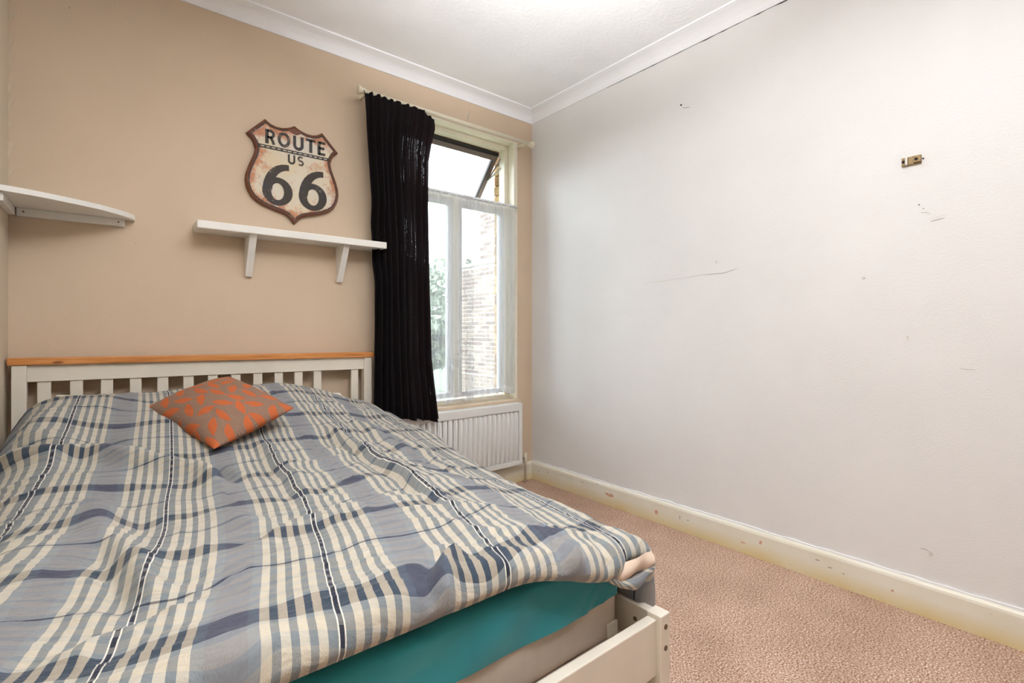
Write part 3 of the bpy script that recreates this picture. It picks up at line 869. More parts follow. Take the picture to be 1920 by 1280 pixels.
MB().add([sgp(p, -0.0245) for p in [(-0.036, 2.150), (-0.018, 2.166), (0.0, 2.176), (0.018, 2.166), (0.036, 2.150), (0.020, 2.140), (0.006, 2.134), (-0.010, 2.138)]], [tuple(range(8))]).build('rust_patch', M_SRIM, sg)

def stroke(m, pts, w, y=-0.0246, t=0.0010):
    ws = w if isinstance(w, (list, tuple)) else [w] * len(pts)
    L1, R1 = [], []
    n = len(pts)
    for i in range(n):
        p = Vector(pts[i])
        d0 = (p - Vector(pts[i - 1])).normalized() if i > 0 else (Vector(pts[1]) - p).normalized()
        d1 = (Vector(pts[i + 1]) - p).normalized() if i < n - 1 else d0
        d = (d0 + d1)
        d = d.normalized() if d.length > 1e-6 else d0
        nn = Vector((-d.y, d.x)); c = max(0.5, nn.dot(Vector((-d0.y, d0.x))))
        L1.append(p + nn * ws[i] / 2 / c); R1.append(p - nn * ws[i] / 2 / c)
    k0 = len(m.v)
    vs = [sgp(p, y) for p in L1] + [sgp(p, y) for p in R1]
    m.add(vs, [(i, i + 1, n + i + 1, n + i) for i in range(n - 1)])
def arc(cx, cz, rx, rz, a0, a1, n=20):
    return [(cx + rx * math.cos(math.radians(a0 + (a1 - a0) * i / n)), cz + rz * math.sin(math.radians(a0 + (a1 - a0) * i / n))) for i in range(n + 1)]
Z0, Z1 = 2.058, 2.131
W_ = 0.0165
m = MB(); stroke(m, [(-.1355, Z0), (-.1355, Z1)], W_); stroke(m, [(-.1355, Z1 - .006), (-.118, Z1 - .006)] + arc(-.118, 2.1085, .0145, .0165, 90, -90, 12) + [(-.1355, 2.092)], .012); stroke(m, [(-.119, 2.094), (-.110, 2.078), (-.1025, Z0)], .0135); m.build('letter', M_SBLK, sg)
m = MB(); stroke(m, arc(-.054, 2.0945, .0235, .0315, 0, 360, 32), .0148); m.build('letter', M_SBLK, sg)
m = MB(); stroke(m, [(-.0015, Z1), (-.0015, 2.085)] + arc(.0175, 2.083, .019, .0195, 180, 360, 14) + [(.0365, 2.085), (.0365, Z1)], .0152); m.build('letter', M_SBLK, sg)
m = MB(); stroke(m, [(.056, Z1 - .006), (.106, Z1 - .006)], .0135); stroke(m, [(.081, Z1 - .006), (.081, Z0)], .0160); m.build('letter', M_SBLK, sg)
m = MB(); stroke(m, [(.1245, Z0), (.1245, Z1)], .0158); [stroke(m, [(.1245, z_), (x_, z_)], .0132) for z_, x_ in ((Z1 - .006, .158), (2.0955, .153), (Z0 + .006, .158))]; m.build('letter', M_SBLK, sg)
m = MB(); stroke(m, [(-.030, 2.026), (-.030, 1.995)] + arc(-.0165, 1.994, .0135, .0135, 180, 360, 10) + [(-.003, 1.995), (-.003, 2.026)], .0098); m.build('letter', M_SBLK, sg)
m = MB(); stroke(m, arc(.029, 2.0125, .0112, .0108, 35, 265, 14) [:] + arc(.029, 1.9915, .0118, .0110, 85, -145, 14), .0092); m.build('letter', M_SBLK, sg)
for dx in (0.0, 0.177):
    m = MB()
    cx_, cz_ = -.0845 + dx, 1.821
    no = 40
    o_ = [(cx_ + .0735 * math.cos(2 * math.pi * i / no), cz_ + .073 * math.sin(2 * math.pi * i / no)) for i in range(no)]
    i_ = [(cx_ + .0305 * math.cos(2 * math.pi * i / no), cz_ - 0.001 + .0435 * math.sin(2 * math.pi * i / no)) for i in range(no)]
    m.add([sgp(p, -0.0246) for p in o_ + i_], [(i, (i + 1) % no, (i + 1) % no + no, i + no) for i in range(no)])
    stroke(m, [(-.0295 + dx, 1.9520), (-.045 + dx, 1.9515), (-.062 + dx, 1.947), (-.080 + dx, 1.938), (-.097 + dx, 1.924), (-.111 + dx, 1.905), (-.122 + dx, 1.882), (-.130 + dx, 1.855), (-.1345 + dx, 1.825)],
           [.031, .031, .033, .036, .039, .042, .044, .046, .045], y=-0.0247)
    m.build('numeral', M_SBLK, sg)
m = MB(); stroke(m, [(-.178, 2.041), (.178, 2.041)], .017); m.build('divider_bar', M_SBLK, sg)
for i in range(13):
    x0 = -.165 + i * .0262
    m = MB(); stroke(m, [(x0, 2.041), (x0 + .0165, 2.041)], .0045, y=-0.0252); m.build('divider_dash', M_SFACE, sg)

# small wall fitting
fx = thing('wall_fitting', 'small worn metal clip screwed to the right wall', 'wall clip', (0, -2.257, 1.77))
MB().box(-0.008, 0.0, -2.288, -2.226, 1.752, 1.786, 0.003).build('base_plate', M_BRASS, fx)
MB().box(-0.018, -0.008, -2.247, -2.238, 1.753, 1.785, 0.002).build('metal_strip', M_CHROME, fx)
MB().box(-0.016, -0.008, -2.287, -2.264, 1.756, 1.784, 0.003).build('clamp_block', M_BRASS, fx)
for y in (-2.233, -2.274):
    MB().tube([(-0.0175 if y < -2.25 else -0.010, y, 1.769), (-0.006, y, 1.769)], 0.006, 10).build('screw', M_DARKHOLE, fx)

# ------------------------------------------------------------------ bed
BXL, BXR = -2.742, -1.288
bed = thing('bed', 'off-white slatted wooden double bed with an orange pine headboard cap', 'bed', (-2.015, -1.0, 0.0))
def hz(o):   # the headboard leans a little lower on its right
    for v in o.data.vertices:
        xw = v.co.x + bed.location.x
        v.co.z += -0.011 * (xw + 2.74) - 0.001
    return o
hz(boxo('headboard_cap', M_PINE, bed, -2.753, -1.283, -0.098, -0.034, 0.968, 0.996, 0.003))['label'] = 'orange pine cap rail'
for x0, x1 in ((-2.742, -2.699), (-1.340, -1.296)):
    hz(boxo('headboard_post', M_BEDWHITE, bed, x0, x1, -0.092, -0.045, 0.002, 0.968, 0.003))
hz(boxo('headboard_rail', M_BEDWHITE, bed, -2.699, -1.340, -0.082, -0.056, 0.901, 0.968, 0.002))
hz(boxo('headboard_rail', M_BEDWHITE, bed, -2.699, -1.340, -0.082, -0.056, 0.30, 0.37, 0.002))
sl_me = None
for i in range(14):
    if i == 12: continue              # one slat is missing
    x0 = -2.671 + 0.0963 * i if i < 13 else -1.409
    o = hz(boxo('headboard_slat', M_BEDWHITE, bed, x0, x0 + 0.0405, -0.076, -0.062, 0.36, 0.905, 0.002))
for x0, x1 in ((-2.742, -2.700), (-1.330, -1.288)):
    boxo('foot_post', M_BEDWHITE, bed, x0, x1, -2.012, -1.967, 0.0, 0.350, 0.003)
boxo('foot_rail', M_BEDWHITE, bed, -2.700, -1.330, -1.998, -1.970, 0.190, 0.338, 0.003)
boxo('side_rail', M_BEDWHITE, bed, -1.322, -1.294, -1.967, -0.092, 0.205, 0.345, 0.003)
boxo('side_rail', M_BEDWHITE, bed, -2.736, -2.708, -1.967, -0.092, 0.205, 0.345, 0.003)
for x0, x1 in ((-1.350, -1.322), (-2.708, -2.680)):
    boxo('slat_ledger', M_SLATWOOD, bed, x0, x1, -1.96, -0.10, 0.205, 0.238, 0.002)
for i in range(13):
    y = -1.945 + i * 0.148
    boxo('base_slat', M_SLATWOOD, bed, -2.70, -1.328, y, y + 0.07, 0.238, 0.254, 0.002)
for z in (0.318, 0.262):
    MB().tube([(-1.309, -2.0140, z), (-1.309, -2.009, z)], 0.0068, 14).build('bolt', M_BOLT, bed)
MB().tube([(-1.3245, -1.925, 0.305), (-1.320, -1.925, 0.305)], 0.006, 14).build('bolt', M_BOLT, bed)

# rounded slab used for mattress and sheet
def slab_loops(x0, x1, y0, y1, r, prof, nper=260, disp=None):
    """prof: list of (inset, z). returns (nper, len(prof), 3)"""
    per = []
    segs = []
    w_, h_ = x1 - x0 - 2 * r, y1 - y0 - 2 * r
    tot = 2 * (w_ + h_) + 2 * math.pi * r
    for i in range(nper):
        s = tot * i / nper
        if s < w_: p, nrm = (x0 + r + s, y0), (0, -1)
        elif s < w_ + math.pi * r / 2:
            a = -math.pi / 2 + (s - w_) / r; p, nrm = (x1 - r + r * math.cos(a), y0 + r + r * math.sin(a)), (math.cos(a), math.sin(a))
        elif s < w_ + h_ + math.pi * r / 2: q = s - w_ - math.pi * r / 2; p, nrm = (x1, y0 + r + q), (1, 0)
        elif s < w_ + h_ + math.pi * r:
            a = (s - w_ - h_ - math.pi * r / 2) / r; p, nrm = (x1 - r + r * math.cos(a), y1 - r + r * math.sin(a)), (math.cos(a), math.sin(a))
        elif s < 2 * w_ + h_ + math.pi * r: q = s - w_ - h_ - math.pi * r; p, nrm = (x1 - r - q, y1), (0, 1)
        elif s < 2 * w_ + h_ + 1.5 * math.pi * r:
            a = math.pi / 2 + (s - 2 * w_ - h_ - math.pi * r) / r; p, nrm = (x0 + r + r * math.cos(a), y1 - r + r * math.sin(a)), (math.cos(a), math.sin(a))
        elif s < 2 * w_ + 2 * h_ + 1.5 * math.pi * r: q = s - 2 * w_ - h_ - 1.5 * math.pi * r; p, nrm = (x0, y1 - r - q), (-1, 0)
        else:
            a = math.pi + (s - 2 * w_ - 2 * h_ - 1.5 * math.pi * r) / r; p, nrm = (x0 + r + r * math.cos(a), y0 + r + r * math.sin(a)), (math.cos(a), math.sin(a))
        per.append((p, nrm))
    P = np.zeros((nper, len(prof), 3))
    for i, (p, nrm) in enumerate(per):
        for j, (ins, z) in enumerate(prof):
            d = disp(p, nrm, z) if disp else 0.0
            P[i, j] = (p[0] - nrm[0] * (ins - d), p[1] - nrm[1] * (ins - d), z)
    return P
MX0, MX1, MY0, MY1 = -2.70, -1.343, -1.908, -0.10
def mdisp(p, nrm, z):
    s = p[0] * abs(nrm[1]) + p[1] * abs(nrm[0])
    q = (s * 8.6) % 1.0
    return (-0.004 * math.exp(-((q - 0.5) / 0.05) ** 2) - 0.0015 + 0.0015 * math.sin(s * 21)) * math.sin(math.pi * min(1, max(0, (z - 0.254) / 0.26)))
mp_ = [(0.30, 0.2555), (0.05, 0.2555), (0.022, 0.258), (0.008, 0.268), (0.001, 0.285)] + [(0.0, z) for z in np.linspace(0.30, 0.47, 9)] + [(0.003, 0.49), (0.012, 0.505), (0.03, 0.514), (0.10, 0.516), (0.60, 0.518)]
P = slab_loops(MX0, MX1, MY0, MY1, 0.07, mp_, 420, mdisp)
mt = thing('mattress', 'cream quilted mattress lying in the bed frame', 'mattress', (-2.03, -1.0, 0.254))
grid_mesh('cover', P, M_MATTRESS, mt, closed_u=True)
P2 = slab_loops(MX0 - 0.002, MX1 + 0.002, MY0 - 0.002, MY1 + 0.002, 0.071, [(0.008, 0.264), (0.002, 0.267), (0.001, 0.273), (0.004, 0.278)], 300)
grid_mesh('piping', P2, M_MATTRESS, mt, closed_u=True)

boxo('care_label', M_LINEN, mt, -1.425, -1.385, -1.914, -1.909, 0.285, 0.32)
def sdisp(p, nrm, z):
    d = 0.0045
    if p[0] > -1.75 and nrm[1] < 0.5:      # pulled folds run up towards the front right corner
        s = (p[0] + 1.40) if nrm[0] < 0.7 else 0.05 + (p[1] + 1.90)
        for k_, (o_, sl, a_) in enumerate([(0.02, 1.35, .006), (-0.03, 1.2, .005), (-0.10, 0.95, .004)]):
            t_ = (z - 0.40) - (s - o_) * sl
            d += a_ * math.exp(-(t_ / 0.012) ** 2)
    d += 0.004 * math.sin(9 * p[0] + 26 * z) * (1 if nrm[1] < 0 else 0.3) + 0.003 * math.sin(23 * p[0] - 31 * z)
    return max(0.005, d + 0.002)
lowz = lambda x: 0
sp = [(0.0, 0.0)] + [(0.0, q) for q in np.linspace(0.06, 0.84, 15)] + [(0.0035, 0.90), (0.013, 0.96), (0.03, 1.0), (0.10, 1.015), (0.45, 1.02)]
P = slab_loops(MX0, MX1, MY0, MY1, 0.07, [(a, 0.384 + b * 0.135) for a, b in sp], 520, sdisp)
# the lower edge rides up round the front right corner
cor = np.exp(-(((P[..., 0] - MX1) / 0.10) ** 2 + ((P[..., 1] - MY0) / 0.16) ** 2))
P[..., 2] += cor * 0.008 * (1 - np.clip((P[..., 2] - 0.384) / 0.1, 0, 1))
ws_ = grid_mesh('fitted_sheet', P, M_TEAL, None, closed_u=True, origin=(-2.03, -1.0, 0.39))
tag(ws_, 'teal fitted sheet stretched over the mattress below the duvet', 'bed sheet')

# ------------------------------------------------------------------ pillows and cushion
def pillow_grid(BL, BR, TR, TL, H, n=70, pinch=0.07, seed=0, wr=0.006, pw=0.42):
    s = np.linspace(-1, 1, n)[:, None]; t = np.linspace(-1, 1, n)[None, :]
    s = np.sign(s) * (1 - (1 - np.abs(s)) ** 1.6); t = np.sign(t) * (1 - (1 - np.abs(t)) ** 1.6)
    S = s * (1 - pinch * (1 - t ** 2) * np.abs(s) ** 3); T = t * (1 - pinch * (1 - s ** 2) * np.abs(t) ** 3)
    BL, BR, TR, TL = [np.array(p, float) for p in (BL, BR, TR, TL)]
    u = ((S + 1) / 2)[..., None]; v = ((T + 1) / 2)[..., None]
    base = BL * (1 - u) * (1 - v) + BR * u * (1 - v) + TR * u * v + TL * (1 - u) * v
    nrm = np.cross(BR - BL, TL - BL); nrm /= np.linalg.norm(nrm)
    h = H * np.clip((1 - s ** 2) * (1 - t ** 2), 0, 1) ** pw
    w_ = wr * (vnoise(S * 4 + 9, T * 4 + 5, seed) + 0.6 * vnoise(S * 9 + 3, T * 7 + 5, seed + 1)) * (h / H)
    top = base + nrm * (h + w_)[..., None]; bot = base - nrm * (h * 0.9)[..., None]
    return top, bot, np.stack([S, T], -1)
def pillow_obj(name, top, bot, uv, material, origin, attr=None):
    n = top.shape[0]
    P = np.concatenate([top.reshape(-1, 3), bot.reshape(-1, 3)])
    idx = np.arange(n * n).reshape(n, n)
    q = np.stack([idx[:-1, :-1], idx[1:, :-1], idx[1:, 1:], idx[:-1, 1:]], -1).reshape(-1, 4)
    q2 = (q + n * n)[:, ::-1]
    me = bpy.data.meshes.new(name)
    me.from_pydata((P - np.array(origin)).tolist(), [], np.concatenate([q, q2]).tolist())
    l = me.uv_layers.new(name='UVMap')
    li = np.zeros(len(me.loops), int); me.loops.foreach_get('vertex_index', li)
    UV = np.concatenate([uv.reshape(-1, 2)] * 2)
    l.data.foreach_set('uv', UV[li].reshape(-1))
    if attr is not None:
        a = me.attributes.new('leaf', 'FLOAT', 'POINT'); a.data.foreach_set('value', np.concatenate([attr.reshape(-1)] * 2))
    bm = bmesh.new(); bm.from_mesh(me); bmesh.ops.remove_doubles(bm, verts=bm.verts[:], dist=1e-5); bm.to_mesh(me); bm.free()
    me.polygons.foreach_set('use_smooth', [True] * len(me.polygons)); me.update()
    o = new_obj(name, me, material, None); o.location = origin
    return o
tp, bt, uv = pillow_grid((-2.66, -0.60, .61), (-2.07, -0.58, .62), (-2.07, -0.125, .79), (-2.615, -0.105, .845), 0.062, seed=2, pinch=0.12)
tag(pillow_obj('pillow', tp, bt, uv, M_LINEN, (-2.36, -0.35, 0.70)), 'white pillow under the duvet whose corner shows by the left headboard slats', 'pillow', 'pillows at the headboard')
tp, bt, uv = pillow_grid((-1.98, -0.58, .60), (-1.40, -0.58, .55), (-1.485, -0.115, .765), (-1.99, -0.125, .775), 0.060, seed=3, pinch=0.12)
tag(pillow_obj('pillow', tp, bt, uv, M_LINEN, (-1.71, -0.35, 0.68)), 'white pillow under the duvet whose corner shows by the right headboard post', 'pillow', 'pillows at the headboard')

Bc, Rc, Tc, Lc = (-2.176, -0.845, .702), (-1.905, -0.785, .806), (-2.055, -0.370, .905), (-2.345, -0.435, .806)
tp, bt, uv = pillow_grid(Bc, Rc, Tc, Lc, 0.070, n=220, pinch=0.03, seed=5, wr=0.005, pw=0.5)
S, T = uv[..., 0], uv[..., 1]
leafm = np.zeros(S.shape)
rr = random.Random(21)
stems = []
for gx in range(-3, 4):
    for gy in range(-3, 4):
        lx = gx * 0.36 + (0.18 if gy % 2 else 0) + (rr.random() - .5) * .10; ly = gy * 0.31 + (rr.random() - .5) * .10
        a_ = rr.choice([0.1, 0.9, 1.7, 2.4]) + (rr.random() - .5) * 0.5
        u_ = (S - lx) * math.cos(a_) + (T - ly) * math.sin(a_); v_ = -(S - lx) * math.sin(a_) + (T - ly) * math.cos(a_)
        v_ = v_ + 0.5 * u_ ** 2
        hl = 0.19 + 0.03 * rr.random(); hw = 0.082
        wloc = hw * np.clip(1 - np.abs(u_ / hl) ** 1.7, 0, 1)
        leafm = np.maximum(leafm, np.clip(0.5 + (wloc - np.abs(v_)) / 0.025, 0, 1) * (np.abs(u_) < hl))
cu_ = pillow_obj('cushion', tp, bt, uv, M_CUSHION, (-2.12, -0.61, 0.76), leafm)
tag(cu_, 'square brown scatter cushion with orange leaves lying cornerwise on the duvet', 'cushion')

# ------------------------------------------------------------------ duvet
UC = [0.6355017253861445, -0.03516737945887965, 0.05737468476177464, -0.03586725570387219, 0.7867207864267302, 0.13609370135637236, 0.002226276340063893, -0.025697939477428235, -0.002683111164661919, -0.04387806777550375]
VC = [0.46728561348346837, -1.1076009850845694, -0.2400457990729928, 0.024682792724055744, 0.004724709513952289, 0.0038352921219794917, -0.004145710855439666, 0.18279698238988074, 0.04754721377872058, -0.04504116677804733]
def poly(c, x, y):
    X = (x + 2.0) / .75; Y = y + 1.0
    out = 0; q = 0
    for i in range(4):
        for j in range(4 - i):
            out = out + c[q] * X ** i * Y ** j; q += 1
    return out
def duvet_top(x, y):
    pr = np.interp(-y, [0, .1, .22, .35, .5, .65, .85, 1.1, 1.4, 1.7, 2.0], [.76, .81, .845, .845, .80, .735, .675, .635, .62, .61, .60])
    # soften the table a little
    pr2 = 0.5 * pr + 0.25 * (np.interp(-y - .06, [0, .1, .22, .35, .5, .65, .85, 1.1, 1.4, 1.7, 2.0], [.76, .81, .845, .845, .80, .735, .675, .635, .62, .61, .60]) + np.interp(-y + .06, [0, .1, .22, .35, .5, .65, .85, 1.1, 1.4, 1.7, 2.0], [.76, .81, .845, .845, .80, .735, .675, .635, .62, .61, .60]))
    z = pr2 - .06 * sm(-1.85, -1.45, x) * sm(.75, .35, -y)
    z = z - .075 * sm(-1.75, -1.28, x) - .09 * sm(-1.42, -1.28, x) * sm(.8, .4, -y)
    z = z - (1 - sm(-2.78, -2.58, x)) * .10
    z = z - .10 * sm(-2.62, -2.75, x) * sm(.75, .3, -y)
    return z
def seg_dist(px_, py_, pts):
    best = np.full(px_.shape, 9.0); side = np.zeros(px_.shape); par = np.zeros(px_.shape)
    n = len(pts) - 1
    for i in range(n):
        a = np.array(pts[i]); b = np.array(pts[i + 1]); d = b - a; L2 = d @ d
        t = np.clip(((px_ - a[0]) * d[0] + (py_ - a[1]) * d[1]) / L2, 0, 1)
        dx = px_ - a[0] - t * d[0]; dy = py_ - a[1] - t * d[1]
        dist = np.hypot(dx, dy); c = np.sign(d[0] * dy - d[1] * dx)
        mk = dist < best
        best = np.where(mk, dist, best); side = np.where(mk, c, side); par = np.where(mk, (i + t) / n, par)
    return best * np.where(side == 0, 1, side), par
FOLDS = [  # points, height, width, sign of the hollow side
    ([(-2.553, -.629), (-2.475, -.729), (-2.377, -.811), (-2.285, -.907), (-2.233, -.953), (-2.204, -1.031), (-2.196, -1.094)], .046, .032, 1),
    ([(-2.72, -.580), (-2.63, -.667), (-2.567, -.712), (-2.50, -.70)], .034, .028, 1),
    ([(-1.764, -.686), (-1.744, -.843), (-1.711, -1.072), (-1.713, -1.36), (-1.711, -1.474), (-1.72, -1.621)], .022, .026, -1),
    ([(-2.033, -.758), (-2.008, -.862), (-2.0, -1.004), (-2.003, -1.223), (-2.027, -1.422)], .016, .03, -1),
    ([(-2.441, -1.321), (-2.413, -1.456), (-2.392, -1.595), (-2.377, -1.677)], .024, .028, -1),
    ([(-2.023, -1.03), (-1.894, -1.053), (-1.727, -1.013)], .012, .025, 1),
    ([(-2.55, -1.775), (-2.457, -1.753), (-2.381, -1.742), (-2.302, -1.734)], .014, .03, 1),
    ([(-2.216, -1.29), (-2.171, -1.439), (-2.097, -1.53)], .012, .035, 1),
    ([(-2.51, -.992), (-2.48, -1.106), (-2.463, -1.232), (-2.439, -1.378)], .018, .045, 1),
    ([(-2.246, -1.551), (-2.18, -1.538), (-2.089, -1.499), (-1.977, -1.48)], .012, .03, 1),
    ([(-1.64, -.62), (-1.58, -.85), (-1.56, -1.10)], .014, .03, -1),
    ([(-1.50, -.70), (-1.47, -1.0), (-1.46, -1.3)], .012, .03, -1),
    ([(-1.956, -1.99), (-1.945, -1.93), (-1.90, -1.88), (-1.84, -1.85)], .026, .022, 1),
    ([(-1.63, -2.03), (-1.61, -1.95), (-1.59, -1.91)], .022, .022, 1),
    ([(-1.40, -1.84), (-1.42, -1.88), (-1.45, -1.94), (-1.47, -2.0)], .012, .020, -1),
    ([(-2.35, -2.0), (-2.25, -1.96), (-2.16, -1.95)], .014, .02, 1),
]
def duvet_disp(x, y):
    d = 0.030 * vnoise(x * 3.1 + 20, y * 3.1 + 20, 0) + 0.018 * vnoise(x * 6.5 + 40, y * 8 + 40, 1)
    rot = 0.35
    xr_, yr_ = x * math.cos(rot) - y * math.sin(rot), x * math.sin(rot) + y * math.cos(rot)
    rid = 0.5 - np.abs(vnoise(xr_ * 5 + 30, yr_ * 13 + 50, 2)) * 2
    d = d + 0.030 * np.clip(rid, 0, 1) ** 2
    rid2 = 0.5 - np.abs(vnoise(xr_ * 9 + 10, yr_ * 26 + 70, 3)) * 2
    d = d + 0.015 * np.clip(rid2, 0, 1) ** 2 * (0.4 + 1.2 * (vnoise(x * 3 + 5, y * 3 + 9, 4) + 0.5))
    ro2 = -0.5
    xq, yq = x * math.cos(ro2) - y * math.sin(ro2), x * math.sin(ro2) + y * math.cos(ro2)
    rid3 = 0.5 - np.abs(vnoise(xq * 17 + 60, yq * 6 + 20, 5)) * 2
    d = d + 0.014 * np.clip(rid3, 0, 1) ** 2 * (0.3 + 1.4 * np.clip(vnoise(x * 2.5 + 55, y * 2.5 + 19, 7) + 0.4, 0, 1))
    for pts, h, w_, sg_ in FOLDS:
        sd, par = seg_dist(x, y, pts)
        env = np.clip(np.sin(np.pi * np.clip(par, 0.04, 0.96)) * 1.5, 0, 1)
        d = d + 1.15 * h * env * (np.exp(-(sd / w_) ** 2) - 0.6 * np.exp(-((sd - sg_ * 1.5 * w_) / (0.8 * w_)) ** 2))
    return d
XS, XB = -2.735, -1.352          # left edge, start of the right-hand bend
YS, YBEND = -0.125, -1.900       # head edge, start of the bend at the foot
NA, NB = 250, 330
ET = 0.205
a_ = np.linspace(0, (XB - XS) + ET, NA)[:, None] + np.zeros((1, NB))
xf = XS + a_
ef_max = 0.050 + 0.034 * sm(-1.80, -1.50, xf) - 0.036 * sm(-1.46, -1.38, xf)
tb = np.linspace(0, 1, NB)[None, :] + np.zeros((NA, 1))
Ltot = (YS - YBEND) + ef_max
yf = YS - tb * Ltot
def bend(e, R, th_max):
    th = np.clip(e / R, 0, th_max)
    rest = np.clip(e - R * th_max, 0, None)
    return R * np.sin(th) + rest * np.cos(th_max), R * (1 - np.cos(th)) + rest * np.sin(th_max)
dxr, dzr = bend(np.clip(xf - XB, 0, None), 0.074, math.radians(86))
dyf, dzf = bend(np.clip(YBEND - yf, 0, None), 0.055, math.radians(62))
x_ = np.minimum(xf, XB) + dxr
y_ = np.maximum(yf, YBEND) - dyf
H_ = 0.033 + 0.016 * sm(XB, XB + 0.10, xf)
ztop = duvet_top(np.minimum(x_, XB), np.maximum(y_, -1.95))
z_ = ztop - 0.033 - dzr - dzf
# drape edge waves
z_ = z_ + 0.010 * np.sin(yf * 14) * sm(XB + 0.08, XB + ET, xf)
Mid = np.stack([x_, y_, z_], -1)
du = np.gradient(Mid, axis=0); dv = np.gradient(Mid, axis=1)
Nn = np.cross(dv, du); Nn /= np.maximum(np.linalg.norm(Nn, axis=-1, keepdims=True), 1e-9)
if Nn[NA // 2, NB // 2, 2] < 0: Nn = -Nn
edge_d = np.minimum(np.minimum(a_, a_[-1:, :] - a_), np.minimum(tb * Ltot, (1 - tb) * Ltot))
wE = 0.055
prof_e = np.sqrt(np.clip(1 - (1 - np.clip(edge_d / wE, 0, 1)) ** 2, 0, 1))
disp = duvet_disp(xf, yf)
dr = sm(XB, XB + .12, xf)
disp = disp * (1 - 0.6 * sm(-1.48, -1.38, xf)) + dr * (0.018 * vnoise(xf * 9 + 3, yf * 16 + 3, 6) + 0.014 * vnoise(xf * 22 + 3, yf * 30 + 3, 7))
disp = disp + sm(-1.80, -1.93, yf) * (0.016 * vnoise(xf * 11 + 3, yf * 6 + 3, 5) + 0.007 * vnoise(xf * 24 + 3, yf * 12 + 8, 6)) * (1 - dr)
outer = Mid + Nn * (H_ * prof_e + disp * np.clip(edge_d / 0.035, 0.25, 1))[..., None]
inner = Mid - Nn * (H_ * prof_e * 0.95 - disp * np.clip(1 - edge_d / 0.035, 0, 0.25))[..., None]
# the underside never sinks into the sheet below
inside = (inner[..., 0] < MX1) & (inner[..., 1] > MY0)
inner[..., 2] = np.where(inside, np.maximum(inner[..., 2], 0.526), inner[..., 2])
UVd = np.stack([poly(UC, xf, yf) + 0.020 * vnoise(xf * 4 + 11, yf * 4.5 + 7, 8), poly(VC, xf, yf) + 0.05 * vnoise(xf * 5 + 1, yf * 3 + 3, 9) + 0.022 * vnoise(xf * 13 + 1, yf * 5 + 3, 10)], -1)
nv = NA * NB
idx = np.arange(nv).reshape(NA, NB)
q = np.stack([idx[:-1, :-1], idx[:-1, 1:], idx[1:, 1:], idx[1:, :-1]], -1).reshape(-1, 4)
me = bpy.data.meshes.new('duvet')
ORG = np.array((-2.02, -1.02, 0.55))
me.from_pydata((np.concatenate([outer.reshape(-1, 3), inner.reshape(-1, 3)]) - ORG).tolist(), [], np.concatenate([q, (q + nv)[:, ::-1]]).tolist())
l = me.uv_layers.new(name='UVMap')
li = np.zeros(len(me.loops), int); me.loops.foreach_get('vertex_index', li)
l.data.foreach_set('uv', np.concatenate([UVd.reshape(-1, 2)] * 2)[li].reshape(-1))
bm = bmesh.new(); bm.from_mesh(me); bmesh.ops.remove_doubles(bm, verts=bm.verts[:], dist=1e-5)
bmesh.ops.recalc_face_normals(bm, faces=bm.faces[:]); bm.to_mesh(me); bm.free()
me.polygons.foreach_set('use_smooth', [True] * len(me.polygons)); me.update()
duv = new_obj('duvet', me, M_PLAID, None); duv.location = ORG
tag(duv, 'rumpled blue and cream plaid duvet spread over the bed', 'duvet')

# the open corner of the cover: cream lining with a turned plaid hem under it
up = np.array([(-1.470, .482), (-1.438, .497), (-1.395, .500), (-1.350, .500), (-1.310, .495), (-1.280, .488), (-1.258, .472)])
lw = np.array([(-1.468, .474), (-1.437, .458), (-1.395, .450), (-1.350, .452), (-1.310, .456), (-1.280, .460), (-1.256, .468)])
tt = np.linspace(0, 1, 40)
U_ = np.stack([np.interp(tt, np.linspace(0, 1, 7), up[:, c]) for c in (0, 1)], -1); L2_ = np.stack([np.interp(tt, np.linspace(0, 1, 7), lw[:, c]) for c in (0, 1)], -1)
rows_ = np.linspace(0, 1, 14)
G = np.zeros((40, 14, 3))
for j_, r_ in enumerate(rows_):
    xz = U_ * (1 - r_) + L2_ * r_
    G[:, j_, 0] = xz[:, 0]; G[:, j_, 2] = xz[:, 1]
    G[:, j_, 1] = -1.958 - 0.012 * np.sin(np.pi * r_) * np.sin(np.pi * tt) + 0.006 * np.sin(tt * 11 + r_ * 3)
G[..., 1] += 0.030 * sm(-1.30, -1.25, G[..., 0])
ln = grid_mesh('lining', G, M_LINING, duv); ln['label'] = 'cream inside of the duvet cover at its open corner'
cl_ = np.array([(-1.505, -1.945, .492), (-1.470, -1.958, .474), (-1.437, -1.966, .452), (-1.395, -1.968, .442), (-1.350, -1.966, .443), (-1.310, -1.960, .447), (-1.280, -1.950, .452), (-1.252, -1.930, .462)])
ti = np.linspace(0, 1, 50)
C_ = np.stack([np.interp(ti, np.linspace(0, 1, 8), cl_[:, c]) for c in range(3)], -1)
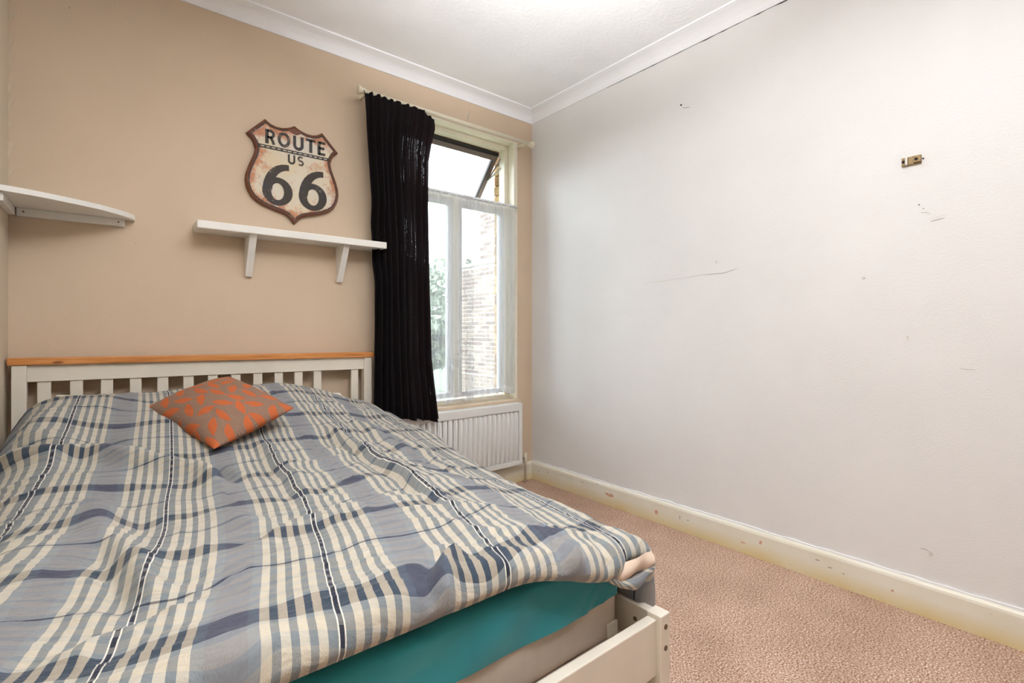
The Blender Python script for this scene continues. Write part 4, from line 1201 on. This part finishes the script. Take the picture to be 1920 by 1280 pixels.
rad_ = 0.0135 * np.sin(np.pi * np.clip(ti, 0.04, 0.96)) ** 0.5 * (1 + 0.25 * np.sin(ti * 17))
ang = np.linspace(0, 2 * np.pi, 17)
R3 = np.zeros((50, 17, 3)); UVr = np.zeros((50, 17, 2))
for j_, a in enumerate(ang):
    R3[:, j_, 0] = C_[:, 0]; R3[:, j_, 1] = C_[:, 1] + rad_ * np.cos(a); R3[:, j_, 2] = C_[:, 2] + rad_ * np.sin(a)
    UVr[:, j_, 0] = ti * 0.28 + 0.02 * np.sin(a); UVr[:, j_, 1] = 0.06 + 0.04 * a / 6.28
hm = grid_mesh('turned_hem', R3, M_PLAID, duv, uv=UVr)

# ------------------------------------------------------------------ added fill light: unseen stand behind the camera, head turned up to the ceiling
LX, LY, LZ = -2.30, -3.35, 1.62
lp = thing('added_fill_stand', 'added unseen fill light on a black tripod behind the viewer, turned to the ceiling', 'lamp', (LX, LY, 0.0))
aim = (Vector((-1.80, -2.50, ZC)) - Vector((LX, LY, LZ))).normalized()
head = Vector((LX, LY, LZ))
MB().tube([(LX, LY, 0.25), (LX, LY, 1.0), (LX, LY, 1.0), (LX, LY, LZ - 0.05)], [0.014, 0.014, 0.010, 0.010], 12).build('column', M_BLACK, lp, smooth=True)
for q in range(3):
    a_ = q * 2 * math.pi / 3 + 0.3
    MB().tube([(LX, LY, 0.45), (LX + 0.36 * math.cos(a_), LY + 0.36 * math.sin(a_), 0.009)], 0.009, 10).build('leg', M_BLACK, lp)
MB().tube([head - aim * 0.16, head - aim * 0.04, head - aim * 0.035, head - aim * 0.005], [0.045, 0.045, 0.07, 0.075], 20).build('fill_head', M_BLACK, lp, smooth=True)
ld = bpy.data.lights.new('added_fill_spot', 'SPOT')
ld.energy = FILL_POWER; ld.color = FILL_COL; ld.spot_size = math.radians(76); ld.spot_blend = 1.0; ld.shadow_soft_size = 0.06
lo = bpy.data.objects.new('added_fill_spot', ld); COL.objects.link(lo); lo.parent = lp
lo.location = head + aim * 0.02 - Vector((LX, LY, 0))
lo.rotation_euler = aim.to_track_quat('-Z', 'Y').to_euler()
